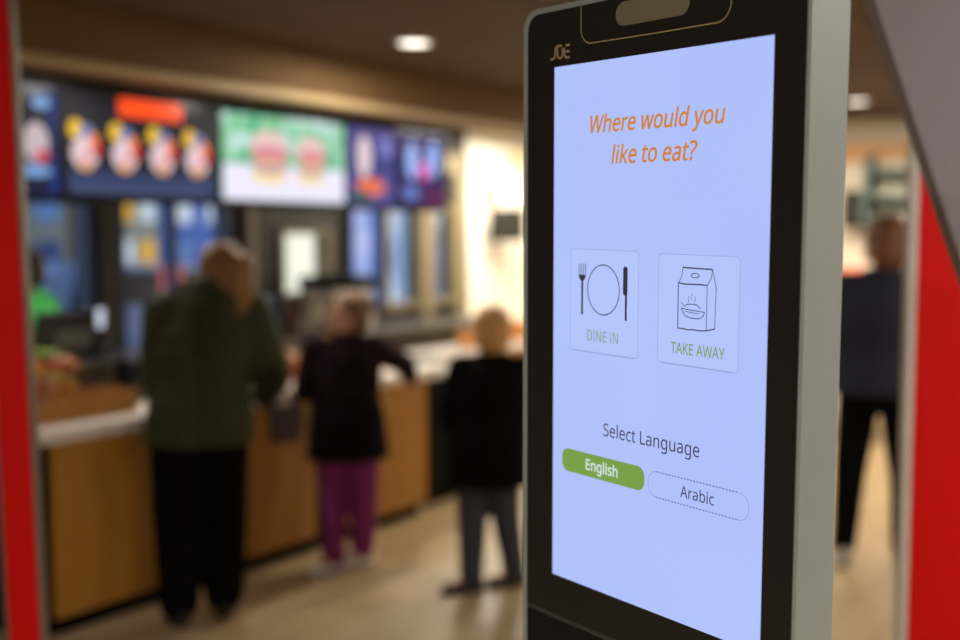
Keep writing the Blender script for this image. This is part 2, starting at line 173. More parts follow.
def glyph_mesh(ch):            # every outer contour is filled on its own together with the holes inside it
    if ch in _gc: return _gc[ch]
    out = []; sps = GLYPH[ch][1]
    if sps:
        sg = max((abs(_area(q)), _area(q)) for q in sps)[1] > 0
        for sp in [q for q in sps if (_area(q) > 0) == sg]:
            cu = bpy.data.curves.new('t', 'CURVE'); cu.dimensions = '2D'; cu.fill_mode = 'BOTH'; cu.resolution_u = 4
            for c_ in [sp]+[q for q in sps if (_area(q) > 0) != sg and _inside(q[0], sp)]:
                k = cu.splines.new('BEZIER'); k.bezier_points.add(len(c_)-1); k.use_cyclic_u = True
                for p, q in zip(k.bezier_points, c_):
                    p.handle_left_type = p.handle_right_type = 'FREE'; p.co = (q[0]/1000, q[1]/1000, 0); p.handle_left = (q[2]/1000, q[3]/1000, 0); p.handle_right = (q[4]/1000, q[5]/1000, 0)
            o = bpy.data.objects.new('t', cu); C.objects.link(o); bpy.context.view_layer.update()
            me = bpy.data.meshes.new_from_object(o.evaluated_get(bpy.context.evaluated_depsgraph_get()))
            out.append(([tuple(v.co)[:2] for v in me.vertices], [tuple(p.vertices) for p in me.polygons])); bpy.data.objects.remove(o); bpy.data.meshes.remove(me)
    _gc[ch] = out; return out
def _poly(sp, n=5):
    out = []
    for p, q in zip(sp, sp[1:]+sp[:1]):
        for k in range(n):
            t = k/n; b0, b1, b2, b3 = (1-t)**3, 3*t*(1-t)**2, 3*t*t*(1-t), t**3
            w = (b0*p[0]+b1*p[4]+b2*q[2]+b3*q[0], b0*p[1]+b1*p[5]+b2*q[3]+b3*q[1])
            if not out or abs(w[0]-out[-1][0])+abs(w[1]-out[-1][1]) > 4: out.append(w)
    if abs(out[0][0]-out[-1][0])+abs(out[0][1]-out[-1][1]) < 4: out.pop()
    return out
def add_text(mb, body, a0, a1, base, cap, y, shear=0, bold=0):
    parts = []; lines = []; x0 = 0
    for ch in body:
        for vs, fs in glyph_mesh(ch): parts.append(([(x0+x+shear*z, z) for x, z in vs], fs))
        for sp in GLYPH[ch][1]: lines.append([(x0+x/1000+shear*z/1000, z/1000) for x, z in _poly(sp)])
        x0 += GLYPH[ch][0]/1000
    xs = [p[0] for vs, _ in parts for p in vs]; m0, m1 = min(xs), max(xs); sx, sz = (a1-a0)/(m1-m0), cap/.573
    for k, (vs, fs) in enumerate(parts):
        vv = [mb.bm.verts.new((a0+(x-m0)*sx, y, base+z*sz)) for x, z in vs]; mb._m([mb.bm.faces.new([vv[i] for i in f]) for f in fs])
    if bold:
        for l in lines: mb.stroke([(a0+(x-m0)*sx, base+z*sz) for x, z in l], bold/1000, y-3e-5, True)
# ------------------------------------------------------------------ room shell (u along the counter, v behind it)
CZ = 2.76; U0, U1, V0, V1 = -7.5, 6.6, -8.0, 2.5
def floor_mat():
    m = mat('floor vinyl', (196, 176, 138), .42, 0, .10, 3, .02, rgb2=(176, 152, 112), stretch=(1, 1, 1)); nt = m.node_tree; N = nt.nodes; L = nt.links
    br = N.new('ShaderNodeTexBrick'); br.inputs['Scale'].default_value = 1; br.inputs['Brick Width'].default_value = 1.2; br.inputs['Row Height'].default_value = .2
    br.inputs['Mortar Size'].default_value = .003; br.inputs['Color1'].default_value = (1, 1, 1, 1); br.inputs['Color2'].default_value = (.86, .84, .8, 1); br.inputs['Mortar'].default_value = (.45, .4, .35, 1)
    tc = [n for n in N if n.type == 'TEX_COORD'][0]; L.new(tc.outputs['Object'], br.inputs['Vector'])
    mx = N.new('ShaderNodeMix'); mx.data_type = 'RGBA'; mx.blend_type = 'MULTIPLY'; mx.inputs[0].default_value = 1
    b = N['Principled BSDF']; src = b.inputs['Base Color'].links[0].from_socket
    L.new(src, mx.inputs[6]); L.new(br.outputs['Color'], mx.inputs[7]); L.new(mx.outputs[2], b.inputs['Base Color']); return m
def ceil_mat():
    m = mat('ceiling panels', (84, 60, 40), .8, 0, .1, 3); nt = m.node_tree; N = nt.nodes; L = nt.links
    br = N.new('ShaderNodeTexBrick'); br.offset = 0; br.inputs['Scale'].default_value = 1; br.inputs['Brick Width'].default_value = 1.2; br.inputs['Row Height'].default_value = 1.2
    br.inputs['Mortar Size'].default_value = .02; br.inputs['Color1'].default_value = (1, 1, 1, 1); br.inputs['Color2'].default_value = (.8, .78, .75, 1); br.inputs['Mortar'].default_value = (.35, .3, .25, 1)
    tc = [n for n in N if n.type == 'TEX_COORD'][0]; L.new(tc.outputs['Object'], br.inputs['Vector'])
    mx = N.new('ShaderNodeMix'); mx.data_type = 'RGBA'; mx.blend_type = 'MULTIPLY'; mx.inputs[0].default_value = 1
    b = N['Principled BSDF']; src = b.inputs['Base Color'].links[0].from_socket
    L.new(src, mx.inputs[6]); L.new(br.outputs['Color'], mx.inputs[7]); L.new(mx.outputs[2], b.inputs['Base Color']); return m
struct('floor', MB().box(U0, U1, V0, V1, -.1, 0), floor_mat())
struct('ceiling', MB().box(U0, U1, V0, V1, CZ, CZ+.1), ceil_mat())
M_wall = mat('warm plaster', (120, 98, 72), .8, amt=.06)
M_white = mat('white painted wall', (240, 232, 214), .75, amt=.04)
M_dark = mat('dark brown tiling', (36, 29, 22), .6, amt=.2, scale=20)
M_beige = mat('beige painted frame', (128, 114, 84), .6, amt=.06)
# openings in the back wall: name, px left/right at mid height, z0, z1
def spanu(xa, xb, v=2.5, y=260): return on_v(xa, y, v)[0], on_v(xb, y, v)[0]
openings = []
def opening(xa, xb, ytop, ybot):
    u0, u1 = spanu(xa, xb); zt = on_v((xa+xb)/2, ytop, 2.5)[1]; zb = on_v((xa+xb)/2, ybot, 2.5)[1]
    openings.append((u0, u1, zb, zt)); return openings[-1]
w1 = opening(18, 92, 196, 330); w2 = opening(117, 229, 196, 352); w3 = opening(279, 329, 228, 300)
w4 = opening(384, 419, 204, 308); w5 = opening(430, 453, 206, 303)
wl = MB(); us = U0
for (a, b, z0, z1) in openings:
    wl.box(us, a, V1, V1+.15, 0, CZ); wl.box(a, b, V1, V1+.15, 0, z0); wl.box(a, b, V1, V1+.15, z1, CZ); us = b
wl.box(us, spanu(466, 467)[0], V1, V1+.15, 0, CZ)
struct('wall_back', wl, M_dark)
ud = spanu(466, 467)[0]
struct('wall_back_white', MB().box(ud, U1+.15, V1, V1+.15, 0, CZ), M_white)
struct('wall_far', MB().box(U1, U1+.15, V0, V1, 0, CZ), M_white)
struct('wall_near', MB().box(U0, U1+.15, V0-.15, V0, 0, CZ), M_wall)
struct('wall_left', MB().box(U0-.15, U0, V0-.15, V1+.15, 0, CZ), M_wall)
M_blueframe = mat('dark blue window frame', (18, 42, 88), .4, amt=.1)
wdefs = [('window_1', w1, M_blueframe, 0), ('window_2', w2, M_blueframe, 1), ('window_3', w3, M_beige, 0), ('window_4', w4, M_beige, 0), ('window_5', w5, M_beige, 0)]
for nm, (a, b, z0, z1), fm, mull in wdefs:
    r = bpy.data.objects.new(nm, None); C.objects.link(r); r.location = BASE; r.rotation_euler = (0, 0, RZ); r['kind'] = 'structure'
    f = MB(); t = .05
    f.box(a, a+t, V1-.03, V1+.12, z0, z1).box(b-t, b, V1-.03, V1+.12, z0, z1).box(a+t, b-t, V1-.03, V1+.12, z0, z0+t).box(a+t, b-t, V1-.03, V1+.12, z1-t, z1)
    for i in range(mull):
        c = a+(b-a)*(i+1)/(mull+1); f.box(c-.025, c+.025, V1, V1+.1, z0+t, z1-t)
    f.build('window_frame', fm, r)
    MB().box(a+t, b-t, V1+.06, V1+.066, z0+t, z1-t).build('window_pane', glass('window glass'), r)
# bulkhead over the counter; light along its lower edge is put into a beige strip
struct('trim_1', MB().box(U0, U1, .5, .85, 2.48, CZ), mat('bulkhead brown paint', (124, 98, 68), .75, amt=.06))
struct('trim_2', MB().box(U0, U1, .475, .5, 2.455, 2.50, .004), mat('beige lit edge', (206, 186, 146), .5, amt=.05))
u_be = on_v(446, 150, .95)[0]
struct('trim_3', MB().box(-1.6, u_be+.03, .97, 1.01, 1.86, 2.478), mat('black menu backing board', (14, 14, 18), .6))
struct('trim_4', MB().box(*spanu(95, 113), V1-.06, V1, 0, CZ), mat('dark bronze pillar', (40, 34, 26), .5))
struct('trim_5', MB().box(*spanu(242, 250), V1-.08, V1, 0, CZ), mat('pale steel pillar', (124, 116, 106), .4))
ua, ub = spanu(420, 466)
tr = MB(); tr.box(ua, ua+.13, V1-.05, V1, .85, 2.45).box(ub-.22, ub-.02, V1-.05, V1, .85, 2.45).box(ua, ub-.02, V1-.05, V1, 2.3, 2.5)
struct('trim_6', tr, M_beige)
# peach band and shelf on the far wall
struct('trim_7', MB().box(U1-.03, U1, -6.5, 1.2, 2.36, 2.54), mat('peach painted band', (226, 176, 128), .6, amt=.05))

# ------------------------------------------------------------------ doorway posts near the camera
M_red = mat('red lacquer panel', (226, 5, 0), .6, amt=.05, scale=3, spec=.2)
M_grey = mat('grey aluminium edge', (120, 112, 104), .45, metal=.3, amt=.05)
def post(x0, x1, Y, lean, label, ed):
    P0 = on_y(x0, 320, Y); P1 = on_y(x1, 320, Y)
    r = thing('doorway_post', label, 'post', (P0.x, Y, 0)); w = P1.x-P0.x
    MB().box(0, w, 0, .03, 0, 2.7, .003).build('red_panel', M_red, r)
    if ed > 0: MB().box(w, w+.010, -.004, .034, 0, 2.7, .003).build('grey_edge', M_grey, r)
    else: MB().box(-.024, 0, -.004, .034, 0, 2.7, .003).build('grey_edge', mat('light grey edge strip', (226, 220, 210), .5), r)
    if ed > 0: MB().box(-.010, 0, -.004, .034, 0, 2.7, .003).build('grey_edge', M_grey, r)
    r.rotation_euler = (0, lean, 0)
    r.location.x = P0.x - 1.45*sin(lean); r.location.z = w*sin(abs(lean))*.5
    return r
post(-8, 24.5, 3.0, radians(-1.2), 'narrow red post with grey edges at the left side of the doorway', 1)
post(915.5, 1010, 3.0, 0, 'wide red post with a grey edge at the right side behind the slanting panel', -1)
Y = 2.1
sp = [on_y(868, -20, Y), on_y(962, 262, Y), on_y(1100, 640, Y), on_y(1180, 640, Y), on_y(1180, -20, Y)]
o = MB().poly([(p.x, p.z) for p in sp], Y, Y+.05).build('slanted_panel', mat('mauve grey painted panel', (138, 128, 132), .6, amt=.04))
tag(o, 'blurred mauve grey panel slanting across the upper right, in front of the red post', 'panel')

# ------------------------------------------------------------------ self-service kiosk
W_ = Vector((0.61088727, -0.79146372, -0.02004803)); D_ = Vector((0.00241058, 0.02718148, -0.99962761)); N_ = Vector((0.79171392, 0.61061145, 0.01851271))
O_ = Vector((0.099741, 1.519458, 1.90626))
zb = -O_.z/ -D_.z * 1.0
L0 = O_.z/(-D_.z)-.012           # length down to the base plate
kroot = thing('ordering_kiosk', 'tall silver self-ordering kiosk with a bright touchscreen asking where to eat', 'kiosk', (0, 0, 0))
org = O_ + D_*L0
kroot.matrix_world = Matrix.Translation(org) @ Matrix((W_, N_, -D_)).transposed().to_4x4()
def Z(b): return L0-b
M_silver = mat('brushed silver housing', (160, 166, 160), .5, metal=.1, amt=.03, scale=400)
M_glassb = mat('black bezel glass', (42, 39, 35), .3, amt=.05, spec=.2)
xl, xr, zt = -.0665, .4077, Z(-.0825)
pts = rrect(xl, xr, .012, zt, .028, 10, (1, 1, 0, 0))
kb = MB(); kb.poly(pts, 0, .0731)
bmesh.ops.recalc_face_normals(kb.bm, faces=kb.bm.faces)
bmesh.ops.bevel(kb.bm, geom=[e for e in kb.bm.edges if len(e.link_faces) == 2 and e.calc_face_angle(0) > 1.2 and abs(e.verts[0].co.y-e.verts[1].co.y) < 1e-5], offset=.0025, segments=3, affect='EDGES')
kb.build('housing', M_silver, kroot)
g0 = rrect(xl+.013, xr-.0035, Z(.755), zt-.0085, .022, 10, (1, 1, 0, 0))
MB().poly(g0, -.0012, .004).build('bezel_glass', M_glassb, kroot)
MB().box(xl+.013, xr-.0035, -.001, .004, Z(1.25), Z(.7615)).build('lower_panel', mat('black lower glass', (14, 14, 17), .2, amt=.05, spec=.35), kroot)
MB().box(xl+.013, xr-.0035, -.0014, .004, Z(.7605), Z(.7555)).build('joint_strip', mat('dull grey joint strip', (92, 92, 92), .35, metal=.6), kroot)
MB().box(xl-.03, xr+.03, -.12, .2, 0, .012, .003).build('base_plate', M_silver, kroot)
# outline round the camera
M_gold = mat('gold print', (186, 166, 122), .5, amt=.05)
def bline(mb, pts, w, y): mb.stroke([(a/1000, Z(b/1000)) for a, b in pts], w/1000, y)
br = MB()
arc = lambda cx, cz, r, a0, a1, n=8: [(cx+r*cos(radians(a0+(a1-a0)*i/n)), cz+r*sin(radians(a0+(a1-a0)*i/n))) for i in range(n+1)]
bline(br, [(54, -76), (54, -44)]+arc(74, -44, 20, 180, 90)[1:]+[(178, -23)]+arc(281, -44, 21, 90, 0)+[(302, -76)], 1.4, -.0016)
br.build('printed_outline', M_gold, kroot)['label'] = 'thin gold outline around the camera window'
MB().poly(rrect(.118, .240, Z(-.0385), Z(-.068), .0145, 8), -.0017, -.0012).build('camera_window', mat('smoked camera window', (130, 120, 98), .5, amt=.06, scale=300), kroot)
lg = MB()
def LG(pts, w=2.6):
    q = []
    for x, y in pts:
        px, py = 535+x/16, 35+y/16; q.append((3.6+1.986*(px-556), -28.2+.221*(px-556)+1.316*(py-46)))
    bline(lg, q, w, -.0016)
LG([(258, 388), (290, 390), (318, 375), (336, 338), (337, 235), (345, 205), (362, 185), (395, 177), (445, 172)])
LG([(372, 212), (373, 322), (385, 358), (410, 374), (436, 360), (452, 325), (455, 208)])
LG([(482, 205), (484, 320), (500, 350), (525, 358), (566, 352)])
LG([(510, 262), (568, 256)]); LG([(505, 166), (568, 160)])
lg.build('logo', M_gold, kroot)['label'] = 'small gold brand logo above the screen corner'
# the screen
M_scr = glow('screen backlight', (176, 193, 251), 1.0)
nt = M_scr.node_tree; nz = nt.nodes.new('ShaderNodeTexNoise'); nz.inputs['Scale'].default_value = 2.2; tcx = nt.nodes.new('ShaderNodeTexCoord')
nt.links.new(tcx.outputs['Object'], nz.inputs['Vector']); mxx = nt.nodes.new('ShaderNodeMix'); mxx.data_type = 'RGBA'
mxx.inputs[6].default_value = (*lin((168, 188, 249)), 1); mxx.inputs[7].default_value = (*lin((184, 198, 253)), 1)
nt.links.new(nz.outputs['Fac'], mxx.inputs[0]); nt.links.new(mxx.outputs[2], nt.nodes['Principled BSDF'].inputs['Emission Color'])
SW, SH = .3618, .698
scr = MB().box(.002, SW, -.0018, .002, Z(SH), Z(0)).build('screen', M_scr, kroot); scr.location.x = .0008
T = -.0021
or_ = glow('orange screen ink', (206, 132, 52), 1); dk = glow('dark screen ink', (52, 48, 62), 1); gt = glow('soft green screen ink', (126, 164, 118), 1)
g2 = glow('olive green screen ink', (126, 158, 92), 1); pn = glow('green pill screen ink', (120, 160, 72), 1); wh = glow('pale screen ink', (216, 232, 232), 1)
pale = glow('faint blue screen line', (150, 162, 214), 1); card = glow('card screen fill', (180, 197, 251), 1); mid = glow('grey violet screen line', (92, 90, 128), 1)
lan = glow('slate screen ink', (70, 68, 92), 1)
h = MB(); add_text(h, 'Where would you', .0730, .2960, Z(.0905), .0215, T, .2, 1.0); add_text(h, 'like to eat?', .1125, .2550, Z(.131), .0222, T, .2, 1.0)
h.build('heading_text', or_, scr)['label'] = 'orange italic question reading Where would you like to eat?'
def outline(mb, x0, x1, b0, b1, r, w, y): mb.stroke(rrect(x0, x1, Z(b1), Z(b0), r, 6), w, y, True)
b = MB(); b.use(0).flat(rrect(.0365, .1625, Z(.377), Z(.2415), .006), T+.0002)
b.use(1); outline(b, .0365, .1625, .2415, .377, .006, .0008, T); b.stroke([(.042, Z(.3772)), (.157, Z(.3772))], .0016, T)
b.use(2); cx, cz = .0996, Z(.2935)
b.stroke([(cx+.0295*cos(2*pi*i/48), cz+.0325*sin(2*pi*i/48)) for i in range(48)], .0014, T-.0002, True)
for k in range(4): b.stroke([(.0535+k*.0041, Z(.2608)), (.0535+k*.0041, Z(.276))], .0013, T-.0002)
b.flat([(.0528, Z(.2755)), (.0665, Z(.2755)), (.0655, Z(.280)), (.062, Z(.2835)), (.0575, Z(.2835)), (.0538, Z(.280))], T-.0003)
b.stroke([(.0597, Z(.282)), (.0597, Z(.3283))], .0036, T-.0002)
b.flat(rrect(.1357, .1436, Z(.298), Z(.2615), .003), T-.0002); b.stroke([(.1412, Z(.296)), (.1412, Z(.3305))], .0036, T-.0003)
b.use(3); add_text(b, 'DINE IN', .070, .1275, Z(.3618), .0142, T-.0002, 0, .15)
b.build('dine_in_button', [card, pale, dk, gt], scr)['label'] = 'DINE IN button with fork, plate and knife drawing'
b = MB(); b.use(0).flat(rrect(.1965, .3225, Z(.3765), Z(.243), .006), T+.0002)
b.use(1); outline(b, .1965, .3225, .243, .3765, .006, .0008, T); b.stroke([(.202, Z(.3767)), (.317, Z(.3767))], .0016, T)
b.use(2)
def S(pts, w=1.1, cl=False): b.stroke([(x/1000, Z(y/1000)) for x, y in pts], w/1000, T-.0002, cl)
S([(236, 258.4), (282, 259)], 1.8); S([(236, 258.4), (235, 268), (229.5, 277.2)], 1.0); S([(282, 259), (280.5, 269), (274.3, 278)], 1.0)
S([(229, 277), (240, 278.3), (262, 277.6), (274.5, 278.2)], 1.7); S([(282, 259), (288, 279.5), (286.6, 328.5)], 1.0)
S([(229.2, 277), (229.3, 332), (238, 332), (245, 333), (254, 332), (263, 332.6), (274.2, 331.6), (286.6, 328.5)], 1.5); S([(274.3, 278), (274.2, 331.6)], 1.0)
S([(255.6+6.5*cos(t*pi/8), 267.4+2.6*sin(t*pi/8)) for t in range(16)], 1.1, True)
S([(234.4, 307.5), (250, 309), (271, 310), (269, 314.5), (263, 318.4), (250, 318.4), (240, 316), (234.4, 308)], 1.1)
S([(241, 303.5), (246, 302), (253, 301.5), (259, 302.3), (265, 306.5)], 1.1); S([(233, 300), (241, 305.6)], .8); S([(240, 311), (262, 312.6)], .8)
for k, (dx, dz) in enumerate(((245.5, 0), (250.5, -3), (255.5, 0))): S([(dx, 292+dz), (dx+1.2, 295+dz), (dx, 297.5+dz), (dx+.8, 300+dz)], .7)
b.use(3); add_text(b, 'TAKE AWAY', .2185, .3025, Z(.3632), .0135, T-.0002, 0, .3)
b.build('take_away_button', [card, pale, lan, g2], scr)['label'] = 'TAKE AWAY button with a paper food bag drawing'
b = MB(); add_text(b, 'Select Language', .102, .2665, Z(.4852), .0168, T, 0, .2); b.build('language_text', lan, scr)['label'] = 'dark words reading Select Language'
b = MB(); b.use(0).flat(rrect(.0215, .177, Z(.5455), Z(.514), .0125), T); b.use(1); add_text(b, 'English', .0695, .129, Z(.5362), .0142, T-.0002, 0, .7)
b.build('english_button', [pn, wh], scr)['label'] = 'green pill button reading English'
b = MB(); x0, x1, zA, zB, r = .1835, .342, Z(.548), Z(.5155), .0145
for zz in (zA, zB):
    n = 26
    for i in range(n):
        s0 = x0+r+(x1-x0-2*r)*i/n; b.stroke([(s0, zz), (s0+(x1-x0-2*r)/n*.62, zz)], .0013, T)
b.use(1)
rr = rrect(x0, x1, zA, zB, r, 6); b.stroke(rr[7:21], .0008, T); b.stroke(rr[21:]+rr[:7], .0008, T)
b.use(2); add_text(b, 'Arabic', .2376, .2905, Z(.539), .0142, T, 0, .2)
b.build('arabic_button', [mid, glow('thin violet screen line', (136, 140, 192), 1), lan], scr)['label'] = 'dashed outline pill button reading Arabic'
# stroke halves above: rr order is TR, TL, BL, BR corners

# ------------------------------------------------------------------ service counter
M_oak = mat('oak veneer', (182, 128, 44), .45, amt=.1, scale=5, rgb2=(154, 104, 34), stretch=(1, 6, 14))
M_blk = mat('black laminate', (8, 8, 8), .7, spec=.08)
M_top = mat('white stone worktop', (226, 218, 208), .35, amt=.05, scale=30)
ct = thing('service_counter', 'oak fronted service counter with a white worktop and black plinth', 'counter', BASE, RZ)
segs = [(spanu(45, 0, 0, 500)[0], spanu(172, 0, 0, 500)[0]), None]
uL = spanu(40, 0, 0, 540)[0]
def uf(x, y=480): return on_v(x, y, 0)[0]
uG0, uG1, uE = uf(316), uf(328), uf(427)
c = MB(); c.box(uL, uE-.02, .03, .62, .1, .829).build('carcass', M_blk, ct)
MB().box(uL, uE-.03, .05, .58, 0, .1).build('plinth', M_blk, ct)
u1 = uf(54, 520)
for a, bb in ((u1, uf(171)), (uf(171)+.006, uf(244)), (uf(244)+.006, uG0), (uG1+.05, uE)):
    MB().box(a, bb, 0, .028, .085, .825, .002).build('oak_panel', M_oak, ct)
MB().box(uL, uE+.1, -.03, .65, .83, .888, .006).build('worktop', M_top, ct)
# black end cabinet
p = on_z(436, 487); uu = (p-BASE).dot(DU); vv = (p-BASE).dot(DV)
ec = thing('end_cabinet', 'black cabinet at the far end of the oak counter, left of the short-haired child', 'cabinet', UV(uE+.16, .12), RZ)
MB().box(0, .62, 0, .5, .05, .80, .004).build('body', M_blk, ec); MB().box(.02, .6, .03, .47, 0, .05).build('plinth', M_blk, ec)
MB().box(-.01, .63, -.015, .51, .80, .83, .004).build('top', mat('pale grey cabinet top', (188, 184, 172), .4), ec)
MB().box(.02, .6, -.006, 0, .08, .78, .003).build('door', M_blk, ec)
# rear run of worktop and back counter
rc = thing('rear_counter', 'pale topped counter in the far kitchen corner behind the short-haired child', 'counter', UV(2.5, .72), RZ)
MB().box(0, 3.6, .03, .36, .1, .79).build('carcass', M_oak, rc); MB().box(.02, 3.58, .07, .33, 0, .1).build('plinth', M_blk, rc); MB().box(-.02, 3.62, 0, .4, .79, .83, .005).build('worktop', M_top, rc)
bc = thing('back_counter', 'dark steel kitchen counter running below the back windows', 'counter', UV(-2.2, 1.85), RZ)
M_steel = mat('dull steel', (120, 116, 108), .35, metal=.8, amt=.1)
MB().box(0, 7.2, .04, .6, .1, .86).build('carcass', mat('dark kitchen laminate', (50, 40, 30), .5), bc); MB().box(0, 7.2, .08, .58, 0, .1).build('plinth', M_blk, bc); MB().box(-.01, 7.21, 0, .62, .86, .90, .004).build('worktop', M_steel, bc)

# ------------------------------------------------------------------ menu screens
M_hous = mat('menu screen housing', (12, 12, 14), .4)
def menu(xa, xb, label, cols):
    a = on_v(xa, 160, .9)[0]; bq = on_v(xb, 160, .9)[0]
    r = thing('menu_screen', label, 'screen', UV(a, .9, 1.885), RZ, 'menu screens above the counter'); w = bq-a; hh = .535
    MB().box(0.005, w-.005, .012, .07, 0, hh, .004).build('housing', M_hous, r)
    d = MB(); d.box(.012, w-.012, .006, .0125, .012, hh-.012).build('display', cols, r)
    return r, w, hh
def blob(mb, x, z, rx, rz, y): mb.flat([(x+rx*cos(2*pi*i/20), z+rz*sin(2*pi*i/20)) for i in range(20)], y)
def vnoise(name, c1, c2, s, scale=6, c3=None):
    if name in MATS: return MATS[name]
    m = glow(name, c1, s); nt = m.node_tree; N = nt.nodes; n = N.new('ShaderNodeTexNoise'); n.inputs['Scale'].default_value = scale; n.inputs['Detail'].default_value = 2
    tc = N.new('ShaderNodeTexCoord'); nt.links.new(tc.outputs['Object'], n.inputs['Vector']); cr = N.new('ShaderNodeValToRGB')
    cr.color_ramp.elements[0].position = .35; cr.color_ramp.elements[0].color = (*lin(c1), 1); cr.color_ramp.elements[1].position = .65; cr.color_ramp.elements[1].color = (*lin(c2), 1)
    if c3: e = cr.color_ramp.elements.new(.5); e.color = (*lin(c3), 1)
    nt.links.new(n.outputs['Fac'], cr.inputs[0]); nt.links.new(cr.outputs[0], N['Principled BSDF'].inputs['Emission Color']); return m
G = lambda rgb, s=1.15: glow('picture %d %d %d' % rgb, rgb, s)
# A : partly hidden at the left
r, w, H = menu(8, 60, 'leftmost menu screen, blue with a pale cup picture, cut by the red post', vnoise('menu blue', (8, 34, 96), (10, 50, 140), 1.0))
q = MB(); q.use(0).box(.02, w-.05, .004, .006, .02, H-.02); q.use(1); blob(q, w*.55, H*.48, .07, .10, .003); q.use(2); blob(q, w*.66, H*.36, .04, .035, .002); q.use(3); blob(q, w*.66, H*.85, .05, .035, .003); blob(q, w*.5, H*.22, .1, .03, .0025)
q.build('picture', [G((10, 14, 34)), G((186, 170, 176)), G((190, 70, 90)), G((110, 150, 200))], r)
# B : four meals and an orange banner
r, w, H = menu(61, 220, 'black menu screen with an orange banner over a row of four meals', vnoise('menu black', (10, 11, 24), (16, 16, 32), 1.0))
q = MB(); q.use(0).flat(rrect(w*.34, w*.74, H*.80, H*.98, .004, 2), .003); q.use(5).flat(rrect(w*.04, w*.97, H*.03, H*.26, .003, 2), .0035)
q.use(6).flat(rrect(w*.06, w*.90, H*.05, H*.12, .003, 2), .003)
for i in range(4):
    cx = w*(.135+.235*i); cz = H*.415
    q.use(1); blob(q, cx-.052, cz+.12, .042, .05, .003); q.use(2); blob(q, cx+.01, cz+.10, .045, .05, .0028); q.use(3); blob(q, cx+.002, cz, .082, .082, .0026)
    q.use(4); blob(q, cx+.07, cz+.035, .03, .055, .0024); q.use(7); blob(q, cx+.055, cz+.075, .03, .03, .0022); q.use(8); blob(q, cx+.005, cz-.02, .035, .035, .002); q.use(9); blob(q, cx, cz-.07, .045, .022, .0018)
q.build('picture', [G((255, 78, 22)), G((240, 190, 30)), G((110, 128, 176)), G((222, 196, 204)), G((200, 50, 40)), G((38, 54, 92)), G((62, 70, 108)), G((236, 130, 50)), G((214, 160, 160)), G((214, 150, 90))], r)
# C : two burgers on green and white
r, w, H = menu(222, 346, 'bright green and white menu screen showing two burgers', vnoise('menu green', (64, 168, 130), (205, 232, 238), 1.0, 7, (130, 205, 150)))
q = MB(); q.use(0).flat(rrect(.014, w-.014, .014, H*.42, .002, 2), .004); 
for k, (cx, sc) in enumerate(((w*.36, 1.0), (w*.70, .85))):
    q.use(1); blob(q, cx, H*.62, .16*sc, .11*sc, .0035); q.use(2); blob(q, cx, H*.56, .165*sc, .04*sc, .003); q.use(3); blob(q, cx, H*.40, .15*sc, .04*sc, .0028)
    q.use(4); blob(q, cx, H*.47, .15*sc, .02, .0025); q.use(5); blob(q, cx-.01, H*.30, .16*sc, .05*sc, .003)
q.build('picture', [G((226, 222, 244)), G((222, 190, 182)), G((206, 122, 142)), G((186, 150, 160)), G((226, 168, 120)), G((238, 214, 160))], r)
# D, E
r, w, H = menu(348, 397, 'narrow blue and violet menu screen beside the bright green one', vnoise('menu violet', (36, 52, 128), (96, 84, 150), 1.0, 5))
q = MB(); q.use(0); blob(q, w*.33, H*.62, .07, .14, .003); q.use(1); blob(q, w*.45, H*.25, .15, .06, .0028); q.use(2); blob(q, w*.78, H*.75, .05, .07, .0026); q.use(3); blob(q, w*.25, H*.12, .1, .05, .0025)
q.build('picture', [G((220, 196, 200)), G((226, 108, 70)), G((120, 120, 200)), G((56, 84, 90))], r)
r, w, H = menu(399, 446, 'rightmost menu screen, pale blue drinks on dark blue', vnoise('menu navy', (30, 34, 90), (60, 50, 110), 1.0, 5))
q = MB(); q.use(0); blob(q, w*.28, H*.62, .07, .13, .003); blob(q, w*.72, H*.66, .07, .13, .003); q.use(1); blob(q, w*.52, H*.5, .07, .07, .0028); q.use(2).flat(rrect(w*.5, w*.95, H*.02, H*.3, .003, 2), .0026); q.use(3); blob(q, w*.25, H*.2, .09, .05, .0025)
q.build('picture', [G((150, 176, 240)), G((206, 90, 160)), G((84, 30, 80)), G((100, 120, 190))], r)

# ------------------------------------------------------------------ people
M_skin = mat('warm skin', (196, 142, 116), .5, amt=.05, scale=20); M_eye = mat('dark eye', (30, 22, 18), .2)
def quat(d): return Vector(d).normalized().to_track_quat('Y', 'Z')
def hand(mb, wr, d, palm, s, side):
    d = Vector(d).normalized(); pn_ = Vector(palm); pn_ = (pn_-d*pn_.dot(d)).normalized(); ac = d.cross(pn_)*side
    wr = Vector(wr); c = wr+d*.05*s
    for k in (-1.2, -.4, .4, 1.2): mb.cap(wr+d*.01*s+ac*k*.014*s, .016*s, wr+d*.085*s+ac*k*.019*s, .0125*s, 8)
    for k, (ln, bd) in enumerate(((.066, .35), (.076, .4), (.070, .45), (.055, .5))):
        st = (k-1.5); p0 = wr+d*.088*s+ac*st*.021*s; dd = (d+ac*st*.09).normalized(); q = p0; a = 0
        for j, fr in enumerate((.42, .32, .26)):
            a += bd*(1.0); nd = dd*cos(a)+pn_*sin(a); p1 = q+nd*ln*fr*s; mb.cap(q, (.0088-.0008*j)*s, p1, (.0082-.0008*j)*s, 8); q = p1
    t0 = wr+d*.025*s-ac*.024*s; t1 = t0+(d*.5-ac*.8+pn_*.3).normalized()*.035*s; t2 = t1+(d*.85-ac*.3+pn_*.35).normalized()*.032*s
    mb.chain([t0, t1, t2], [.013*s, .0105*s, .0085*s], 8)
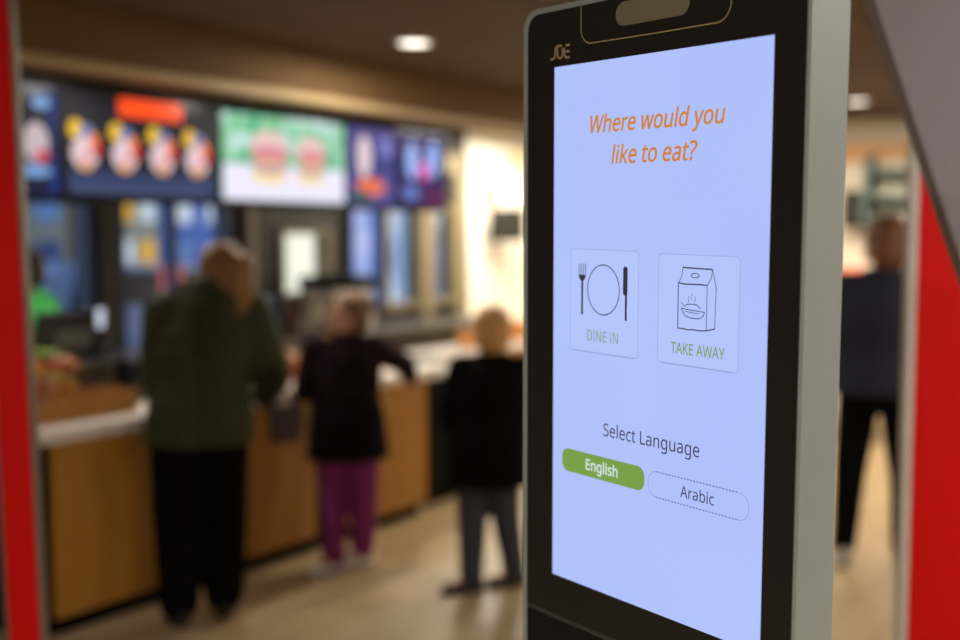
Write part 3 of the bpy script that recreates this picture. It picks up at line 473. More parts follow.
def person(label, loc, rz, H, P):
    s = H/1.7; r = thing('person', label, 'person', loc, rz); V = lambda *a: Vector(a)*s
    lx, ly = P.get('lean', (0, 0))
    hip = {k: V(k*.09, 0, .90) for k in (-1, 1)}
    kn = {k: V(*P['knee'][k]) for k in (-1, 1)}; an = {k: V(*P['ankle'][k]) for k in (-1, 1)}
    ch = V(lx*.7, ly*.7, 1.28); nk = V(lx, ly, 1.45); hd = V(P['head'][0], P['head'][1], P['head'][2])
    sh = {k: V(lx*.9+k*P.get('sw', .175), ly*.9, 1.385) for k in (-1, 1)}
    el = {k: V(*P['elbow'][k]) for k in (-1, 1)}; wr = {k: V(*P['wrist'][k]) for k in (-1, 1)}
    hq = Quaternion((0, 0, 1), radians(P.get('turn', 0))) @ Quaternion((1, 0, 0), radians(P.get('nod', 0)))
    hp = lambda *a: hd+hq @ (Vector(a)*s*P.get('hs', 1))
    # body: one continuous surface
    m = MB()
    m.loft([(0, 0, .82*s, .10*s, .08*s), (0, 0, .92*s, .155*s, .11*s), (lx*.3*s, ly*.3*s, 1.08*s, .13*s, .095*s), (ch.x, ch.y, 1.25*s, .16*s, .11*s), (lx*.9*s, ly*.9*s, 1.38*s, .16*s, .09*s), (nk.x, nk.y, 1.44*s, .07*s, .06*s)])
    m.cap(nk-V(0, 0, .04), .056*s, hd-V(0, 0, .07), .052*s)
    for k in (-1, 1):
        m.chain([hip[k], kn[k], an[k]], [.082*s, .055*s, .038*s]); fd = Vector((*P['toedir'], 0)).normalized() if 'toedir' in P else Vector((k*.14, .99, 0)); m.cap(an[k], .036*s, an[k]+fd*.12*s-V(0, 0, .045), .026*s)
        m.cap(nk-V(0, 0, .03), .05*s, sh[k], .05*s); m.chain([sh[k], el[k], wr[k]], [.052*s, .038*s, .026*s])
        d = wr[k]-el[k] if 'hd' not in P else Vector(P['hd'][k]); hand(m, wr[k], d, P.get('palm', {-1: (0, 0, -1), 1: (0, 0, -1)})[k], s*.95, -k)
    hs = s*P.get('hs', 1)
    m.ball(hp(0, -.008, .03), (.076*hs, .096*hs, .088*hs), hq); m.ball(hp(0, .022, -.035), (.056*hs, .066*hs, .075*hs), hq)
    m.cap(hp(0, .085, .015), .012*hs, hp(0, .108, -.022), .014*hs); m.ball(hp(0, .078, -.062), (.026*hs, .014*hs, .011*hs), hq); m.ball(hp(0, .072, -.098), (.024*hs, .018*hs, .016*hs), hq)
    m.ball(hp(0, .07, .04), (.05*hs, .022*hs, .012*hs), hq)
    for k in (-1, 1): m.ball(hp(k*.078, -.005, -.012), (.012*hs, .02*hs, .032*hs), hq, 12)
    bd = remesh(m.build('body', P.get('skin', M_skin), r), .0055, 2)
    for k in (-1, 1): MB().ball(hp(k*.031, .082, .012), (.013*hs, .009*hs, .008*hs), hq, 12).build('eye', M_eye, r, True)
    # top
    t = MB(); hem = P['hem']; fat = P.get('fat', 1); zs = []; z = hem
    rings = []; prof = [(hem, .19, .145), (.95, .185, .145), (1.08, .17, .13), (1.22, .185, .14), (1.32, .185, .13), (1.40, .15, .105), (1.445, .085, .08)]
    if hem > .95: prof[1] = (hem+.01, .185, .145)
    n = 46
    for i in range(n):
        zz = hem+(1.445-hem)*i/(n-1)
        for (z0, a0, b0), (z1, a1, b1) in zip(prof, prof[1:]):
            if z0 <= zz <= z1+1e-6:
                f = (zz-z0)/max(1e-6, z1-z0); ax = a0+(a1-a0)*f; bx = b0+(b1-b0)*f; break
        q = 1+P.get('quilt', 0)*abs(sin((zz-hem)/.075*pi)) if zz < 1.38 else 1
        g = max(0, min(1, (zz-.9)/.55)); fl = 1+P.get('flare', 0)*max(0, 1.1-zz)
        rings.append((lx*g*s, ly*g*s, zz*s, ax*q*fl*fat*s*P.get('tw', 1), bx*q*fl*fat*s))
    t.loft(rings)
    for k in (-1, 1):
        a, bq, cq = sh[k], el[k], wr[k]; rad = P.get('arm', .065)*s
        t.cap(nk-V(0, 0, .04), .06*s, a, rad)
        nn = 7
        for (p0, p1, ra, rb) in ((a, bq, rad, rad*.86), (bq, cq, rad*.86, rad*.66)):
            for i in range(nn):
                f0, f1 = i/nn, (i+1)/nn; w0 = P.get('quilt', 0)*.6
                r0 = ra+(rb-ra)*f0; r1 = ra+(rb-ra)*f1
                t.cap(p0.lerp(p1, f0), r0, p0.lerp(p1, f1), r1, 12)
                if w0: t.ball(p0.lerp(p1, (f0+f1)/2), (r0+r1)/2*(1+w0), seg=12)
    if P.get('hood'):
        t.ball(nk+V(0, -.085, -.02), (.14*s, .085*s, .08*s)); t.ball(nk+V(0, -.12, -.06), (.11*s, .07*s, .09*s)); t.chain([nk+V(-.10, .03, .0), nk+V(-.11, -.05, .03), nk+V(0, -.1, .05), nk+V(.11, -.05, .03), nk+V(.10, .03, 0)], [.035*s, .045*s, .05*s, .045*s, .035*s])
    if P.get('collar'): t.chain([nk+V(.07*cos(q), .065*sin(q), .015) for q in [i*pi/6 for i in range(13)]], [.026*s]*13, 10)
    remesh(t.build(P['topname'], P['topmat'], r), .009, 3)
    # trousers
    t = MB(); t.loft([(0, 0, .80*s, .12*s, .10*s), (0, 0, .9*s, .17*s, .125*s), (0, 0, 1.0*s, .15*s, .11*s)])
    for k in (-1, 1): t.chain([hip[k]+V(0, 0, .02), kn[k], an[k]+V(0, 0, .01)], [P.get('th', .1)*s, P.get('kr', .075)*s, P.get('ar', .06)*s])
    remesh(t.build('trousers', P['trmat'], r), .009, 3)
    # shoes
    for k in (-1, 1):
        t = MB(); A = an[k]; dr = Vector((sin(radians(k*P.get('toe', 10))), cos(radians(P.get('toe', 10))), 0)) if 'toedir' not in P else Vector((*P['toedir'], 0)).normalized()
        hl = Vector((A.x, A.y, .035*s))-dr*.045*s; to = hl+dr*.2*s
        t.cap(hl, .04*s, to, .034*s); t.cap(hl+Vector((0, 0, .02*s)), .042*s, hl+dr*.11*s+Vector((0, 0, .015*s)), .04*s); t.cap(A-V(0, 0, .03), .05*s, A+V(0, 0, .02), .05*s)
        for v in t.bm.verts: v.co.z = max(v.co.z, .003)
        so = remesh(t.build('shoe', P['shmat'], r), .006, 2)
        t = MB(); t.poly([(0, 0)], 0, 0) if 0 else None
        n = 20; ax = dr; ay = Vector((-dr.y, dr.x, 0)); cc = (hl+to)/2
        lo = []; 
        for zz in (0, .022*s):
            lo.append([t.bm.verts.new(cc+ax*(.142*s*cos(2*pi*i/n))+ay*(.046*s*sin(2*pi*i/n))+Vector((0, 0, zz-cc.z))) for i in range(n)])
        for i in range(n): t.bm.faces.new((lo[0][i], lo[0][(i+1) % n], lo[1][(i+1) % n], lo[1][i]))
        t.bm.faces.new(lo[0][::-1]); t.bm.faces.new(lo[1]); t.build('sole', P['somat'], so)
    # hair
    t = MB(); hl = P.get('hairlen', 0); F_ = P.get('hairfat', 1)
    t.ball(hp(0, -.022, .045), (.086*hs*F_, .092*hs*F_, .088*hs*F_), hq); t.ball(hp(0, -.05, -.01), (.078*hs*F_, .06*hs*F_, .075*hs*F_), hq)
    if hl:
        for x, y, ln, rr in P['locks']:
            t.chain([hp(x, y, .04), hp(x*1.15, y-.02, -.06), hd+(hq @ Vector((x*1.3, y-.02, 0)))*s+Vector((0, 0, -ln*s))], [.055*hs, .05*hs, rr*hs])
    if P.get('bun'): t.ball(hp(*P['bun']), .036*hs)
    remesh(t.build('hair', P['hair'], r), .007, 2)
    return r, V, s, nk, hp
ang = lambda dx, dy: atan2(-dx, dy)
M_sole = mat('black rubber sole', (18, 18, 18), .7); M_shoeb = mat('black leather shoe', (16, 16, 18), .4); M_blkcl = mat('black trousers cloth', (7, 7, 9), .9, spec=.1)
# woman
pos = on_z(203, 617); M_ol = mat('olive quilted nylon', (44, 50, 14), .8, amt=.15, scale=12, bump=.1)
std = dict(knee={-1: (-.10, .02, .48), 1: (.10, .02, .48)}, ankle={-1: (-.11, -.02, .09), 1: (.11, -.02, .09)})
r, V, s, nk, hp = person('woman with long fair hair in an olive hooded coat standing at the counter', pos, radians(14), 1.66, dict(
    std, knee={-1: (-.105, .01, .48), 1: (.10, .03, .48)}, ankle={-1: (-.10, -.05, .09), 1: (.095, .03, .09)},
    lean=(.05, .03), head=(.115, .06, 1.55), turn=-22, nod=-8, elbow={-1: (-.175, .03, 1.10), 1: (.335, .04, 1.10)}, wrist={-1: (-.09, .17, .99), 1: (.30, .12, .99)}, hd={-1: (.1, 1, 0), 1: (0, 1, 0)},
    sw=.185, hem=.80, fat=1.24, quilt=.05, arm=.098, hood=1, topname='coat', topmat=M_ol, trmat=M_blkcl, shmat=M_shoeb, somat=M_sole, th=.135, kr=.112, ar=.092, hs=1.05,
    hair=mat('fair brown hair', (178, 128, 66), .5, amt=.3, scale=30, rgb2=(72, 48, 24), stretch=(4, 4, .5)), hairlen=1, hairfat=1.12,
    locks=[(.07, -.05, .22, .03), (.095, -.02, .25, .025), (.03, -.07, .16, .035), (-.03, -.05, .13, .03)]))
bagp = on_y(277, 425, pos.y)
bg = thing('shoulder_bag', 'small dark plum bag hanging at the right hip of the woman in olive', 'bag', (bagp.x+.03, pos.y+.02, .78), radians(20))
MB().box(-.065, .065, -.05, .05, 0, .16, .02).build('pouch', mat('dark plum leather', (52, 24, 40), .45), bg, True)
MB().chain([Vector((-.05, 0, .15)), Vector((-.06, .01, .25)), Vector((-.05, .02, .33))], [.008, .008, .008], 8).chain([Vector((.05, 0, .15)), Vector((.0, .01, .26)), Vector((-.05, .02, .33))], [.008, .008, .008], 8).build('strap', M_blk, bg, True)
MB().box(-.068, .068, -.056, -.045, .07, .165, .006).build('flap', mat('black bag flap', (26, 18, 24), .4), bg)
# girl
pos = on_z(349, 567)
M_girl = mat('dark plaid jacket cloth', (12, 11, 13), .9, amt=.1, scale=10, spec=.1, rgb2=(22, 21, 24))
nt = M_girl.node_tree; N = nt.nodes; wv = N.new('ShaderNodeTexBrick'); wv.offset = 0; wv.inputs['Scale'].default_value = 1; wv.inputs['Brick Width'].default_value = .07; wv.inputs['Row Height'].default_value = .07; wv.inputs['Mortar Size'].default_value = .008
wv.inputs['Color1'].default_value = (.008, .007, .009, 1); wv.inputs['Color2'].default_value = (.016, .014, .017, 1); wv.inputs['Mortar'].default_value = (.024, .003, .014, 1)
tc = [n for n in N if n.type == 'TEX_COORD'][0]; mp2 = N.new('ShaderNodeMapping'); mp2.inputs['Rotation'].default_value = (pi/2, 0, 0)
nt.links.new(tc.outputs['Object'], mp2.inputs[0]); nt.links.new(mp2.outputs[0], wv.inputs['Vector'])
sx = N.new('ShaderNodeSeparateXYZ'); nt.links.new(tc.outputs['Object'], sx.inputs[0]); mr = N.new('ShaderNodeMapRange'); mr.inputs[1].default_value = .84; mr.inputs[2].default_value = .90
nt.links.new(sx.outputs['Z'], mr.inputs[0]); mx = N.new('ShaderNodeMix'); mx.data_type = 'RGBA'; b_ = N['Principled BSDF']; src = b_.inputs['Base Color'].links[0].from_socket
nt.links.new(mr.outputs[0], mx.inputs[0]); nt.links.new(src, mx.inputs[6]); nt.links.new(wv.outputs['Color'], mx.inputs[7]); nt.links.new(mx.outputs[2], b_.inputs['Base Color'])
r, V, s, nk, hp = person('girl in dark plaid jacket and plum trousers leaning an elbow on the counter', pos, radians(12), 1.37, dict(
    knee={-1: (-.095, .03, .48), 1: (.095, -.01, .48)}, ankle={-1: (-.10, -.06, .09), 1: (.09, .06, .09)}, lean=(-.01, .05), head=(.025, .08, 1.575), turn=80, nod=-4, hs=1.24,
    elbow={-1: (-.27, .02, 1.12), 1: (.40, .22, 1.25)}, wrist={-1: (-.16, .20, 1.30), 1: (.46, .43, 1.15)}, sw=.19, hem=.70, fat=1.2, flare=.35, quilt=.03, arm=.085, topname='jacket', topmat=M_girl, collar=1,
    trmat=mat('plum cotton', (128, 32, 104), .8, amt=.1), shmat=mat('pale grey canvas shoe', (236, 230, 224), .7), somat=mat('white rubber sole', (190, 186, 180), .6), th=.12, kr=.095, ar=.075, toedir=(-.8, -.5),
    hair=mat('brown tied hair', (156, 112, 68), .5, amt=.3, scale=30, rgb2=(62, 40, 24)), bun=(0, -.11, .06), hairfat=.98))
sc = MB(); 
for i in range(2): sc.chain([nk+V(-.10+.02*i, -.03, .01), nk+V(-.12, .04, -.01), nk+V(-.13-.02*i, .0, -.09), nk+V(-.12, -.03, -.16-.03*i)], [.028*s, .032*s, .028*s, .02*s], 10)
remesh(sc.build('scarf', mat('mustard and lime scarf', (150, 150, 30), .8, rgb2=(150, 84, 24), scale=9), r), .008, 2)
# child with short fair hair
pos = on_z(488, 588)
person('child with short fair hair in a black quilted coat, seen from behind beside the kiosk', pos, radians(4), 1.30, dict(
    knee={-1: (-.095, .0, .48), 1: (.11, .03, .48)}, ankle={-1: (-.11, -.06, .09), 1: (.17, .05, .09)}, lean=(.03, .02), head=(.03, .05, 1.585), turn=-6, nod=-6, hs=1.36,
    elbow={-1: (-.25, .03, 1.1), 1: (.31, .04, 1.1)}, wrist={-1: (-.21, .15, .96), 1: (.27, .15, .95)}, sw=.195, hem=.66, fat=1.28, flare=.15, quilt=.045, arm=.085, hood=0, collar=1, topname='coat', topmat=mat('black quilted nylon', (8, 8, 10), .85, spec=.1),
    trmat=mat('charcoal denim', (58, 60, 68), .85), shmat=mat('dark grey boot', (38, 38, 42), .5), somat=M_sole, th=.125, kr=.098, ar=.075, toedir=(-.75, -.2),
    hair=mat('short sandy hair', (214, 164, 104), .6, amt=.25, scale=40), hairfat=1.07, skin=M_skin))
# man at the right
pos = on_z(875, 566)
person('man in a navy jacket and black trousers standing right of the kiosk', pos, radians(-22), 1.74, dict(
    knee={-1: (-.13, .0, .48), 1: (.13, .0, .48)}, ankle={-1: (-.15, -.01, .09), 1: (.13, .0, .09)}, lean=(.0, .03), head=(.02, .07, 1.57), turn=12, nod=-10, hs=1.3,
    elbow={-1: (-.29, -.02, 1.10), 1: (.30, .0, 1.10)}, wrist={-1: (-.25, .18, 1.0), 1: (.26, .2, 1.0)}, sw=.205, hem=.87, fat=1.25, quilt=.02, arm=.082, hood=0, collar=1, topname='jacket',
    topmat=mat('navy jacket cloth', (20, 27, 52), .8, amt=.15), trmat=M_blkcl, shmat=mat('off white trainer', (170, 168, 158), .6), somat=mat('white rubber sole', (190, 186, 180), .6), th=.11, kr=.08, ar=.06,
    hair=mat('chestnut hair', (130, 86, 52), .5, amt=.3, scale=30), hairfat=1.06))
# staff member behind the counter
pu, pz = on_v(37, 280, 1.2); 
person('staff member with dark hair and a green shirt behind the counter', UV(pu, 1.2), radians(80), 1.60, dict(
    std, lean=(0, .03), head=(0, .07, 1.585), turn=0, nod=-8, elbow={-1: (-.22, -.02, 1.12), 1: (.22, -.02, 1.12)}, wrist={-1: (-.2, .12, .98), 1: (.2, .12, .98)}, hem=1.0, arm=.06, collar=1, topname='shirt',
    topmat=mat('green polo cloth', (30, 150, 62), .8), trmat=M_blkcl, shmat=M_shoeb, somat=M_sole, hair=mat('dark brown hair', (40, 26, 18), .5, amt=.3, scale=30), hairfat=1.1))

# ------------------------------------------------------------------ things on the counter
M_mon = mat('black monitor plastic', (18, 19, 22), .35)
def pos_terminal(x, y0, y1, v, wpx, label, tilt=0.25, turn=0):
    u, _ = on_v(x, (y0+y1)/2, v); r = thing('till_terminal', label, 'till', UV(u, v, .8895), RZ+turn)
    ztop = on_v(x, y0, v)[1]-.889; zbot = on_v(x, y1, v)[1]-.889; w = on_v(x+wpx/2, y0, v)[0]-on_v(x-wpx/2, y0, v)[0]
    MB().box(-.11, .11, -.06, .07, 0, .02, .006).build('base', M_mon, r)
    MB().cap((0, .03, .02), .022, (0, .02, (ztop+zbot)/2), .018).build('stand', M_mon, r, True)
    m = MB().box(-w/2, w/2, -.018, .018, -(ztop-zbot)/2, (ztop-zbot)/2, .008).build('monitor', M_mon, r, loc=(0, -.01, (ztop+zbot)/2), rot=(tilt, 0, 0))
    MB().box(-w/2+.012, w/2-.012, .0182, .0195, -(ztop-zbot)/2+.012, (ztop-zbot)/2-.012).build('display', glow('till display glow', (90, 120, 150), .6), m)
    MB().box(-w/4, w/4, -.03, -.018, -.05, .04, .005).build('rear_cover', mat('grey rear cover', (96, 98, 92), .4), m)
    return r
pos_terminal(70, 309, 362, .54, 72, 'black till terminal on the counter below the staff member in green', .3)
pos_terminal(312, 290, 330, .42, 48, 'black till terminal on the counter between the woman and the girl', .2, .3)
def cust(x, y, v, w, h, label):
    u, z = on_v(x, y, v); r = thing('customer_display', label, 'display', UV(u, v, .889), RZ+.15); z -= .889
    MB().cone((0, 0, 0), .05, (0, 0, .015), .045).build('base', M_mon, r); MB().cone((0, 0, .015), .01, (0, 0, z-h/2), .01).build('pole', M_mon, r)
    MB().box(-w/2, w/2, -.008, .012, z-h/2, z+h/2, .004).build('head', M_mon, r); MB().box(-w/2+.005, w/2-.005, -.0095, -.008, z-h/2+.005, z+h/2-.005).build('screen', glow('white display glow', (215, 220, 240), 1), r)
cust(99, 318, .42, .055, .10, 'small white lit customer display to the right of the till below the green shirt')
cust(265, 306, .3, .06, .09, 'small white lit customer display just right of the woman in olive')
# wooden tray with wrapped snacks
ta, tb = on_v(38, 400, .0)[0], on_v(152, 400, .0)[0]
M_wd = mat('stained wood tray', (178, 124, 48), .5, rgb2=(150, 98, 36), stretch=(1, 8, 8))
r = thing('wooden_tray', 'long low wooden display tray on the white worktop at the left', 'tray', UV(ta, .1, .889), RZ); w = tb-ta; hT = .10
MB().box(0, w, 0, .22, 0, .012).build('bottom', M_wd, r)
for (a, b_, c_, d_) in ((0, w, 0, .012), (0, w, .208, .22)): MB().box(a, b_, c_, d_, .012, hT, .002).build('side_board', M_wd, r)
for a in (0, w-.012): MB().box(a, a+.012, .012, .208, .012, hT, .002).build('end_board', M_wd, r)
cols = [((206, 128, 52), 'orange'), ((196, 120, 96), 'pink'), ((214, 150, 70), 'amber'), ((190, 98, 62), 'rust'), ((210, 140, 110), 'peach'), ((200, 150, 60), 'yellow'), ((226, 140, 70), 'tangerine'), ((214, 110, 90), 'salmon'), ((196, 132, 80), 'caramel')]
k = 0
for i, (cc, nm) in enumerate(cols):
    row = i//3; x = .07+.085*(i % 3)+.02*row; z = .901+.001+.055 + row*.083
    q = thing('wrapped_snack', '%s wrapped snack in the %s layer of the wooden tray' % (nm, ('lower', 'middle', 'top')[row]), 'snack', UV(ta+x, .21, z), RZ, 'wrapped snacks in the wooden tray')
    m_ = mat('snack wrapper '+nm, cc, .4, amt=.15, scale=30)
    MB().ball((0, 0, 0), (.040, .05, .040)).build('filling', m_, q, True)
    for sg in (-1, 1): MB().cone((0, sg*.045, 0), .012, (0, sg*.075, 0), .028, 12).build('twisted_end', m_, q)
q = thing('lettuce_sprig', 'lime green leafy sprig lying on top of the wrapped snacks', 'leaf', UV(ta+.18, .21, .901+.056+.166+.041), RZ)
t = MB()
for i in range(9):
    a = i*2*pi/9; t.ball((.035*cos(a), .035*sin(a), .012+.006*(i % 3)), (.03, .018, .008), Quaternion((0, 0, 1), a), 10)
t.build('leaves', mat('lime leaf', (130, 170, 40), .5, amt=.2), q, True); MB().cone((0, 0, 0), .006, (.0, 0, .02), .01).build('stem', mat('pale stem', (150, 180, 90), .5), q)
u, z = on_v(115, 380, .5)
r = thing('card_machine', 'black card payment machine at the back of the wooden tray', 'machine', UV(u+.1, .34, .889), RZ)
MB().box(-.14, .14, 0, .11, 0, .2, .01).build('housing', M_mon, r); MB().box(-.1, .1, -.004, 0, .12, .18, .002).build('display', mat('navy display glass', (18, 26, 60), .2), r)
for i in range(3):
    for j in range(4): MB().box(-.085+.06*i, -.045+.06*i, -.006, 0, .02+.024*j, .036+.024*j, .002).build('key', mat('grey key', (70, 72, 80), .5), r)
def cup(u, v, z0, h, rr, m, label, group=None, lidm=None):
    r = thing('paper_cup', label, 'cup', UV(u, v, z0), RZ, group)
    MB().lathe([(rr*.72, 0), (rr*.75, .004), (rr, h), (rr*1.05, h+.004), (rr*.96, h+.005), (rr*.9, h-.01), (rr*.68, .006)]).build('cup_body', m, r, True)
    if lidm: MB().lathe([(rr*1.06, h), (rr*1.06, h+.01), (rr*.9, h+.018), (rr*.3, h+.02)]).build('lid', lidm, r, True)
cup(on_v(146, 375, .3)[0]+.25, .3, .889, .15, .045, mat('blue printed card', (30, 74, 150), .5), 'tall blue paper cup beside the card machine', None, mat('white lid', (220, 220, 225), .4))
cup(on_v(292, 338, .35)[0], .35, .889, .12, .04, mat('red printed card', (170, 40, 40), .5), 'red paper cup behind the tan paper bags', None, mat('white lid', (220, 220, 225), .4))
M_kraft = mat('kraft paper', (206, 158, 96), .8, amt=.1, scale=20)
for i, (x, v, h, lb) in enumerate(((283, .22, .17, 'tan paper bag on the counter, nearer the woman in olive'), (303, .26, .15, 'tan paper bag on the counter, nearer the girl'))):
    u = on_v(x, 362, v)[0]; q = thing('paper_bag', lb, 'bag', UV(u, v, .889), RZ+.1*i, 'tan paper bags on the counter')
    t = MB(); t.loft([(0, 0, 0, .065, .045), (0, 0, h*.6, .065, .042), (0, 0, h, .06, .012)], 4); t.build('bag_body', M_kraft, q); MB().box(-.05, .05, -.012, .012, h, h+.018, .003).build('folded_top', M_kraft, q)
# orange tray liner and papers at the counter end
u = on_v(430, 356, .3)[0]
r = thing('serving_tray', 'orange serving tray on the far end of the white worktop beside the girl', 'tray', UV(1.22, .33, .889), RZ)
MB().box(-.16, .16, -.12, .12, 0, .008, .003).build('tray_base', mat('orange plastic tray', (224, 140, 60), .4), r)
for a in ((-.16, .16, -.12, -.112), (-.16, .16, .112, .12), (-.16, -.152, -.112, .112), (.152, .16, -.112, .112)): MB().box(*a, .008, .022, .002).build('rim', MATS['orange plastic tray'], r)
# rear counter things
for x, lb, hh in ((468, 'orange food box on the rear counter left of the fair-haired child', .10), (520, 'orange food box on the rear counter right of the fair-haired child', .14)):
    u = on_v(x, 335, .92)[0]; q = thing('food_box', lb, 'box', UV(u, .92, .831), RZ, 'orange food boxes on the rear counter')
    MB().loft([(0, 0, 0, .09, .08), (0, 0, hh, .12, .1)], 4).build('box_body', mat('orange card', (226, 150, 70), .6), q); MB().box(-.09, .09, -.07, .07, hh, hh+.012, .003).build('lid', mat('orange card', (226, 150, 70), .6), q)
# coffee machine on the back counter
u = on_v(348, 320, 2.0)[0]
r = thing('coffee_machine', 'white coffee machine with a black hopper on the back counter behind the girl', 'machine', UV(u, 2.1, .901), RZ)
MB().box(-.24, .24, -.18, .2, 0, .36, .015).build('housing', mat('white enamel', (200, 196, 186), .4), r); MB().box(-.27, .27, -.2, .2, .36, .46, .02).build('hopper', M_blk, r)
MB().box(-.18, .18, -.19, -.18, .05, .3, .01).build('front_recess', M_blk, r); MB().cone((0, -.2, .22), .03, (0, -.2, .27), .035).build('spout', M_steel, r)
for k in (-.06, .06): MB().cone((k, -.2, .33), .012, (k, -.185, .33), .012).build('knob', M_steel, r)
u = on_v(305, 335, 1.95)[0]
r = thing('extractor_box', 'dark kitchen oven box with a handle below the small bright window', 'oven', UV(u-.02, 2.05, .901), RZ)
MB().box(-.3, .3, -.16, .22, 0, .34, .01).build('housing', mat('black enamel', (24, 24, 26), .35), r); MB().box(-.26, .26, -.172, -.16, .04, .26, .004).build('door', mat('oven door glass', (20, 22, 26), .15), r); MB().cap((-.2, -.19, .28), .01, (.2, -.19, .28), .01).build('handle', M_steel, r, True)
# blue poster between pillars, small wall monitor, wall prints
a, b_ = spanu(347, 376)
zt, zb_ = on_v(360, 206, 2.44)[1], on_v(360, 312, 2.44)[1]
r = thing('lit_poster', 'tall pale blue lit poster on the back wall below the violet menu screen', 'poster', UV(a, V1-.05, zb_), RZ)
MB().box(0, b_-a, 0, .05, 0, zt-zb_, .004).build('frame', M_blueframe, r); MB().box(.03, (b_-a)*.66, -.004, 0, .03, zt-zb_-.03).build('sheet', vnoise('poster blue', (120, 150, 220), (190, 200, 245), 1.0, 4), r); MB().box((b_-a)*.68, b_-a-.03, -.004, 0, .03, zt-zb_-.03).build('side_sheet', G((36, 84, 160)), r)
u, z = on_v(507, 225, 2.3)
r = thing('wall_monitor', 'small black monitor on a bracket against the bright white wall', 'monitor', UV(u, 2.3, z-.17), RZ-.5)
MB().box(-.2, .2, -.03, .02, 0, .34, .01).build('housing', M_mon, r); MB().box(-.18, .18, -.033, -.03, .02, .32).build('display', mat('dark display glass', (44, 44, 36), .3), r); MB().cap((0, .02, .17), .02, (-.05, .16, .17), .02).build('bracket', M_mon, r, True)
for x, y, rx, rz_, c_, lb in ((490, 197, .22, .16, (238, 160, 110), 'orange leaf print on the bright white wall left of the small monitor'), (516, 158, .16, .12, (236, 214, 120), 'yellow leaf print high on the bright white wall above the small monitor')):
    u, z = on_v(x, y, V1-.01); t = MB()
    for i in range(6):
        a = i*pi/3+.3; t.flat([(rx*.5*cos(a)+rx*.42*cos(a)*cos(q)-rx*.2*sin(a)*sin(q), rz_*.5*sin(a)+rz_*.42*sin(a)*cos(q)+rz_*.2*cos(a)*sin(q)) for q in [j*pi/8 for j in range(16)]], -.002-.0004*i)
    o = t.build('wall_print', mat('print '+lb[:12], c_, .7), None, loc=UV(u, V1-.004, z), rot=(0, 0, RZ)); tag(o, lb, 'print')
# far wall at the right of the kiosk
def on_u(x, y, u0):
    q = ray(x, y); c = Vector((0, 0, EYE)); t = (u0-(c-BASE).dot(DU))/q.dot(DU); P = c+q*t; return (P-BASE).dot(DV), P.z
v, z = on_u(858, 210, U1-.2)
r = thing('hanging_monitor', 'dark monitor high on the far white wall just right of the kiosk', 'monitor', UV(U1-.2, v, z-.16), RZ+pi/2)
MB().box(-.14, .14, -.02, .03, 0, .34, .01).build('housing', M_mon, r); MB().box(-.12, .12, .03, .033, .02, .32).build('display', mat('dark display glass', (44, 44, 36), .3), r); MB().cap((0, -.02, .17), .018, (0, -.19, .17), .018).build('bracket', M_mon, r, True)
v, z = on_u(892, 190, U1-.15)
r = thing('wall_shelf', 'dark teal shelf rack on the far white wall above the man in navy', 'shelf', UV(U1-.25, v, z-.28), RZ)
M_teal = mat('dark teal metal', (120, 146, 146), .5)
for k in (-.19, .19): MB().box(-.1, .24, k-.012, k+.012, 0, .6).build('upright', M_teal, r)
for k in (0, .22, .45): MB().box(-.1, .24, -.178, .178, k, k+.02).build('board', M_teal, r)
v, z = on_u(853, 262, U1-1.2)
r = thing('red_chair', 'orange red chair back seen between the kiosk and the man in navy', 'chair', UV(U1-1.2, v+.1, 0), RZ+pi/2)
M_or = mat('orange red plastic', (226, 110, 70), .5)
MB().box(-.3, .3, -.2, .25, .42, .47, .015).build('seat', M_or, r); MB().box(-.3, .3, -.23, -.19, .47, 1.42, .015).build('backrest', M_or, r)
for a in (-.26, .26):
    for b_ in (-.18, .22): MB().cone((a, b_, 0), .015, (a, b_, .42), .02).build('leg', M_steel, r)
# ------------------------------------------------------------------ outdoors beyond the windows
struct('ground', MB().box(-12, 16, V1+.16, 22, -.12, -.02), mat('wet street paving', (120, 124, 134), .5, amt=.15))
def building(xa, xb, v, h, wallc, lit, label):
    u = on_v(xa, 240, v)[0]; w = on_v(xb, 240, v)[0]-u
    r = thing('street_building', label, 'building', UV(u, v, -.02), RZ)
    MB().box(0, w, 0, 2.5, 0, h).build('facade', mat('facade '+label[:14], wallc, .8, amt=.1), r)
    n = max(2, int(w/.55)); p = w/n
    for j in range(int((h-.3)/.8)):
        for i in range(n):
            MB().box(p*(i+.22), p*(i+.78), -.03, 0, .3+j*.8, .85+j*.8).build('window', lit[(i*3+j*5) % len(lit)], r)
Y1 = G((246, 176, 50), 1.4); B1 = G((96, 132, 190)); B2 = G((46, 66, 116)); W1_ = G((236, 234, 240), 1.3); P1 = G((240, 110, 100))
building(-10, 66, 7.6, 4.3, (196, 178, 146), [B2, B1, B2], 'beige building with dark blue windows outside the left window')
building(67, 113, 11.4, 4.3, (90, 104, 150), [B2, B1, W1_], 'slate blue building behind the bronze pillar')
building(114, 158, 7.8, 4.3, (230, 200, 150), [Y1, W1_, Y1, B1], 'tan building with yellow lit windows outside')
building(159, 236, 8.6, 4.3, (96, 140, 210), [B1, W1_, B1], 'bright blue building outside right of the tan one')
building(374, 424, 8.0, 6, (236, 240, 248), [W1_, W1_, B1], 'white building outside the beige framed window')
building(425, 470, 8.0, 6, (110, 150, 176), [B1, W1_, B1], 'teal blue building beside the white one outside')
car = thing('parked_car', 'white parked car outside the wide window', 'car', UV(on_v(160, 320, 5.4)[0], 5.4, -.02), RZ)
M_car = mat('white car paint', (226, 228, 234), .3, coat=.5)
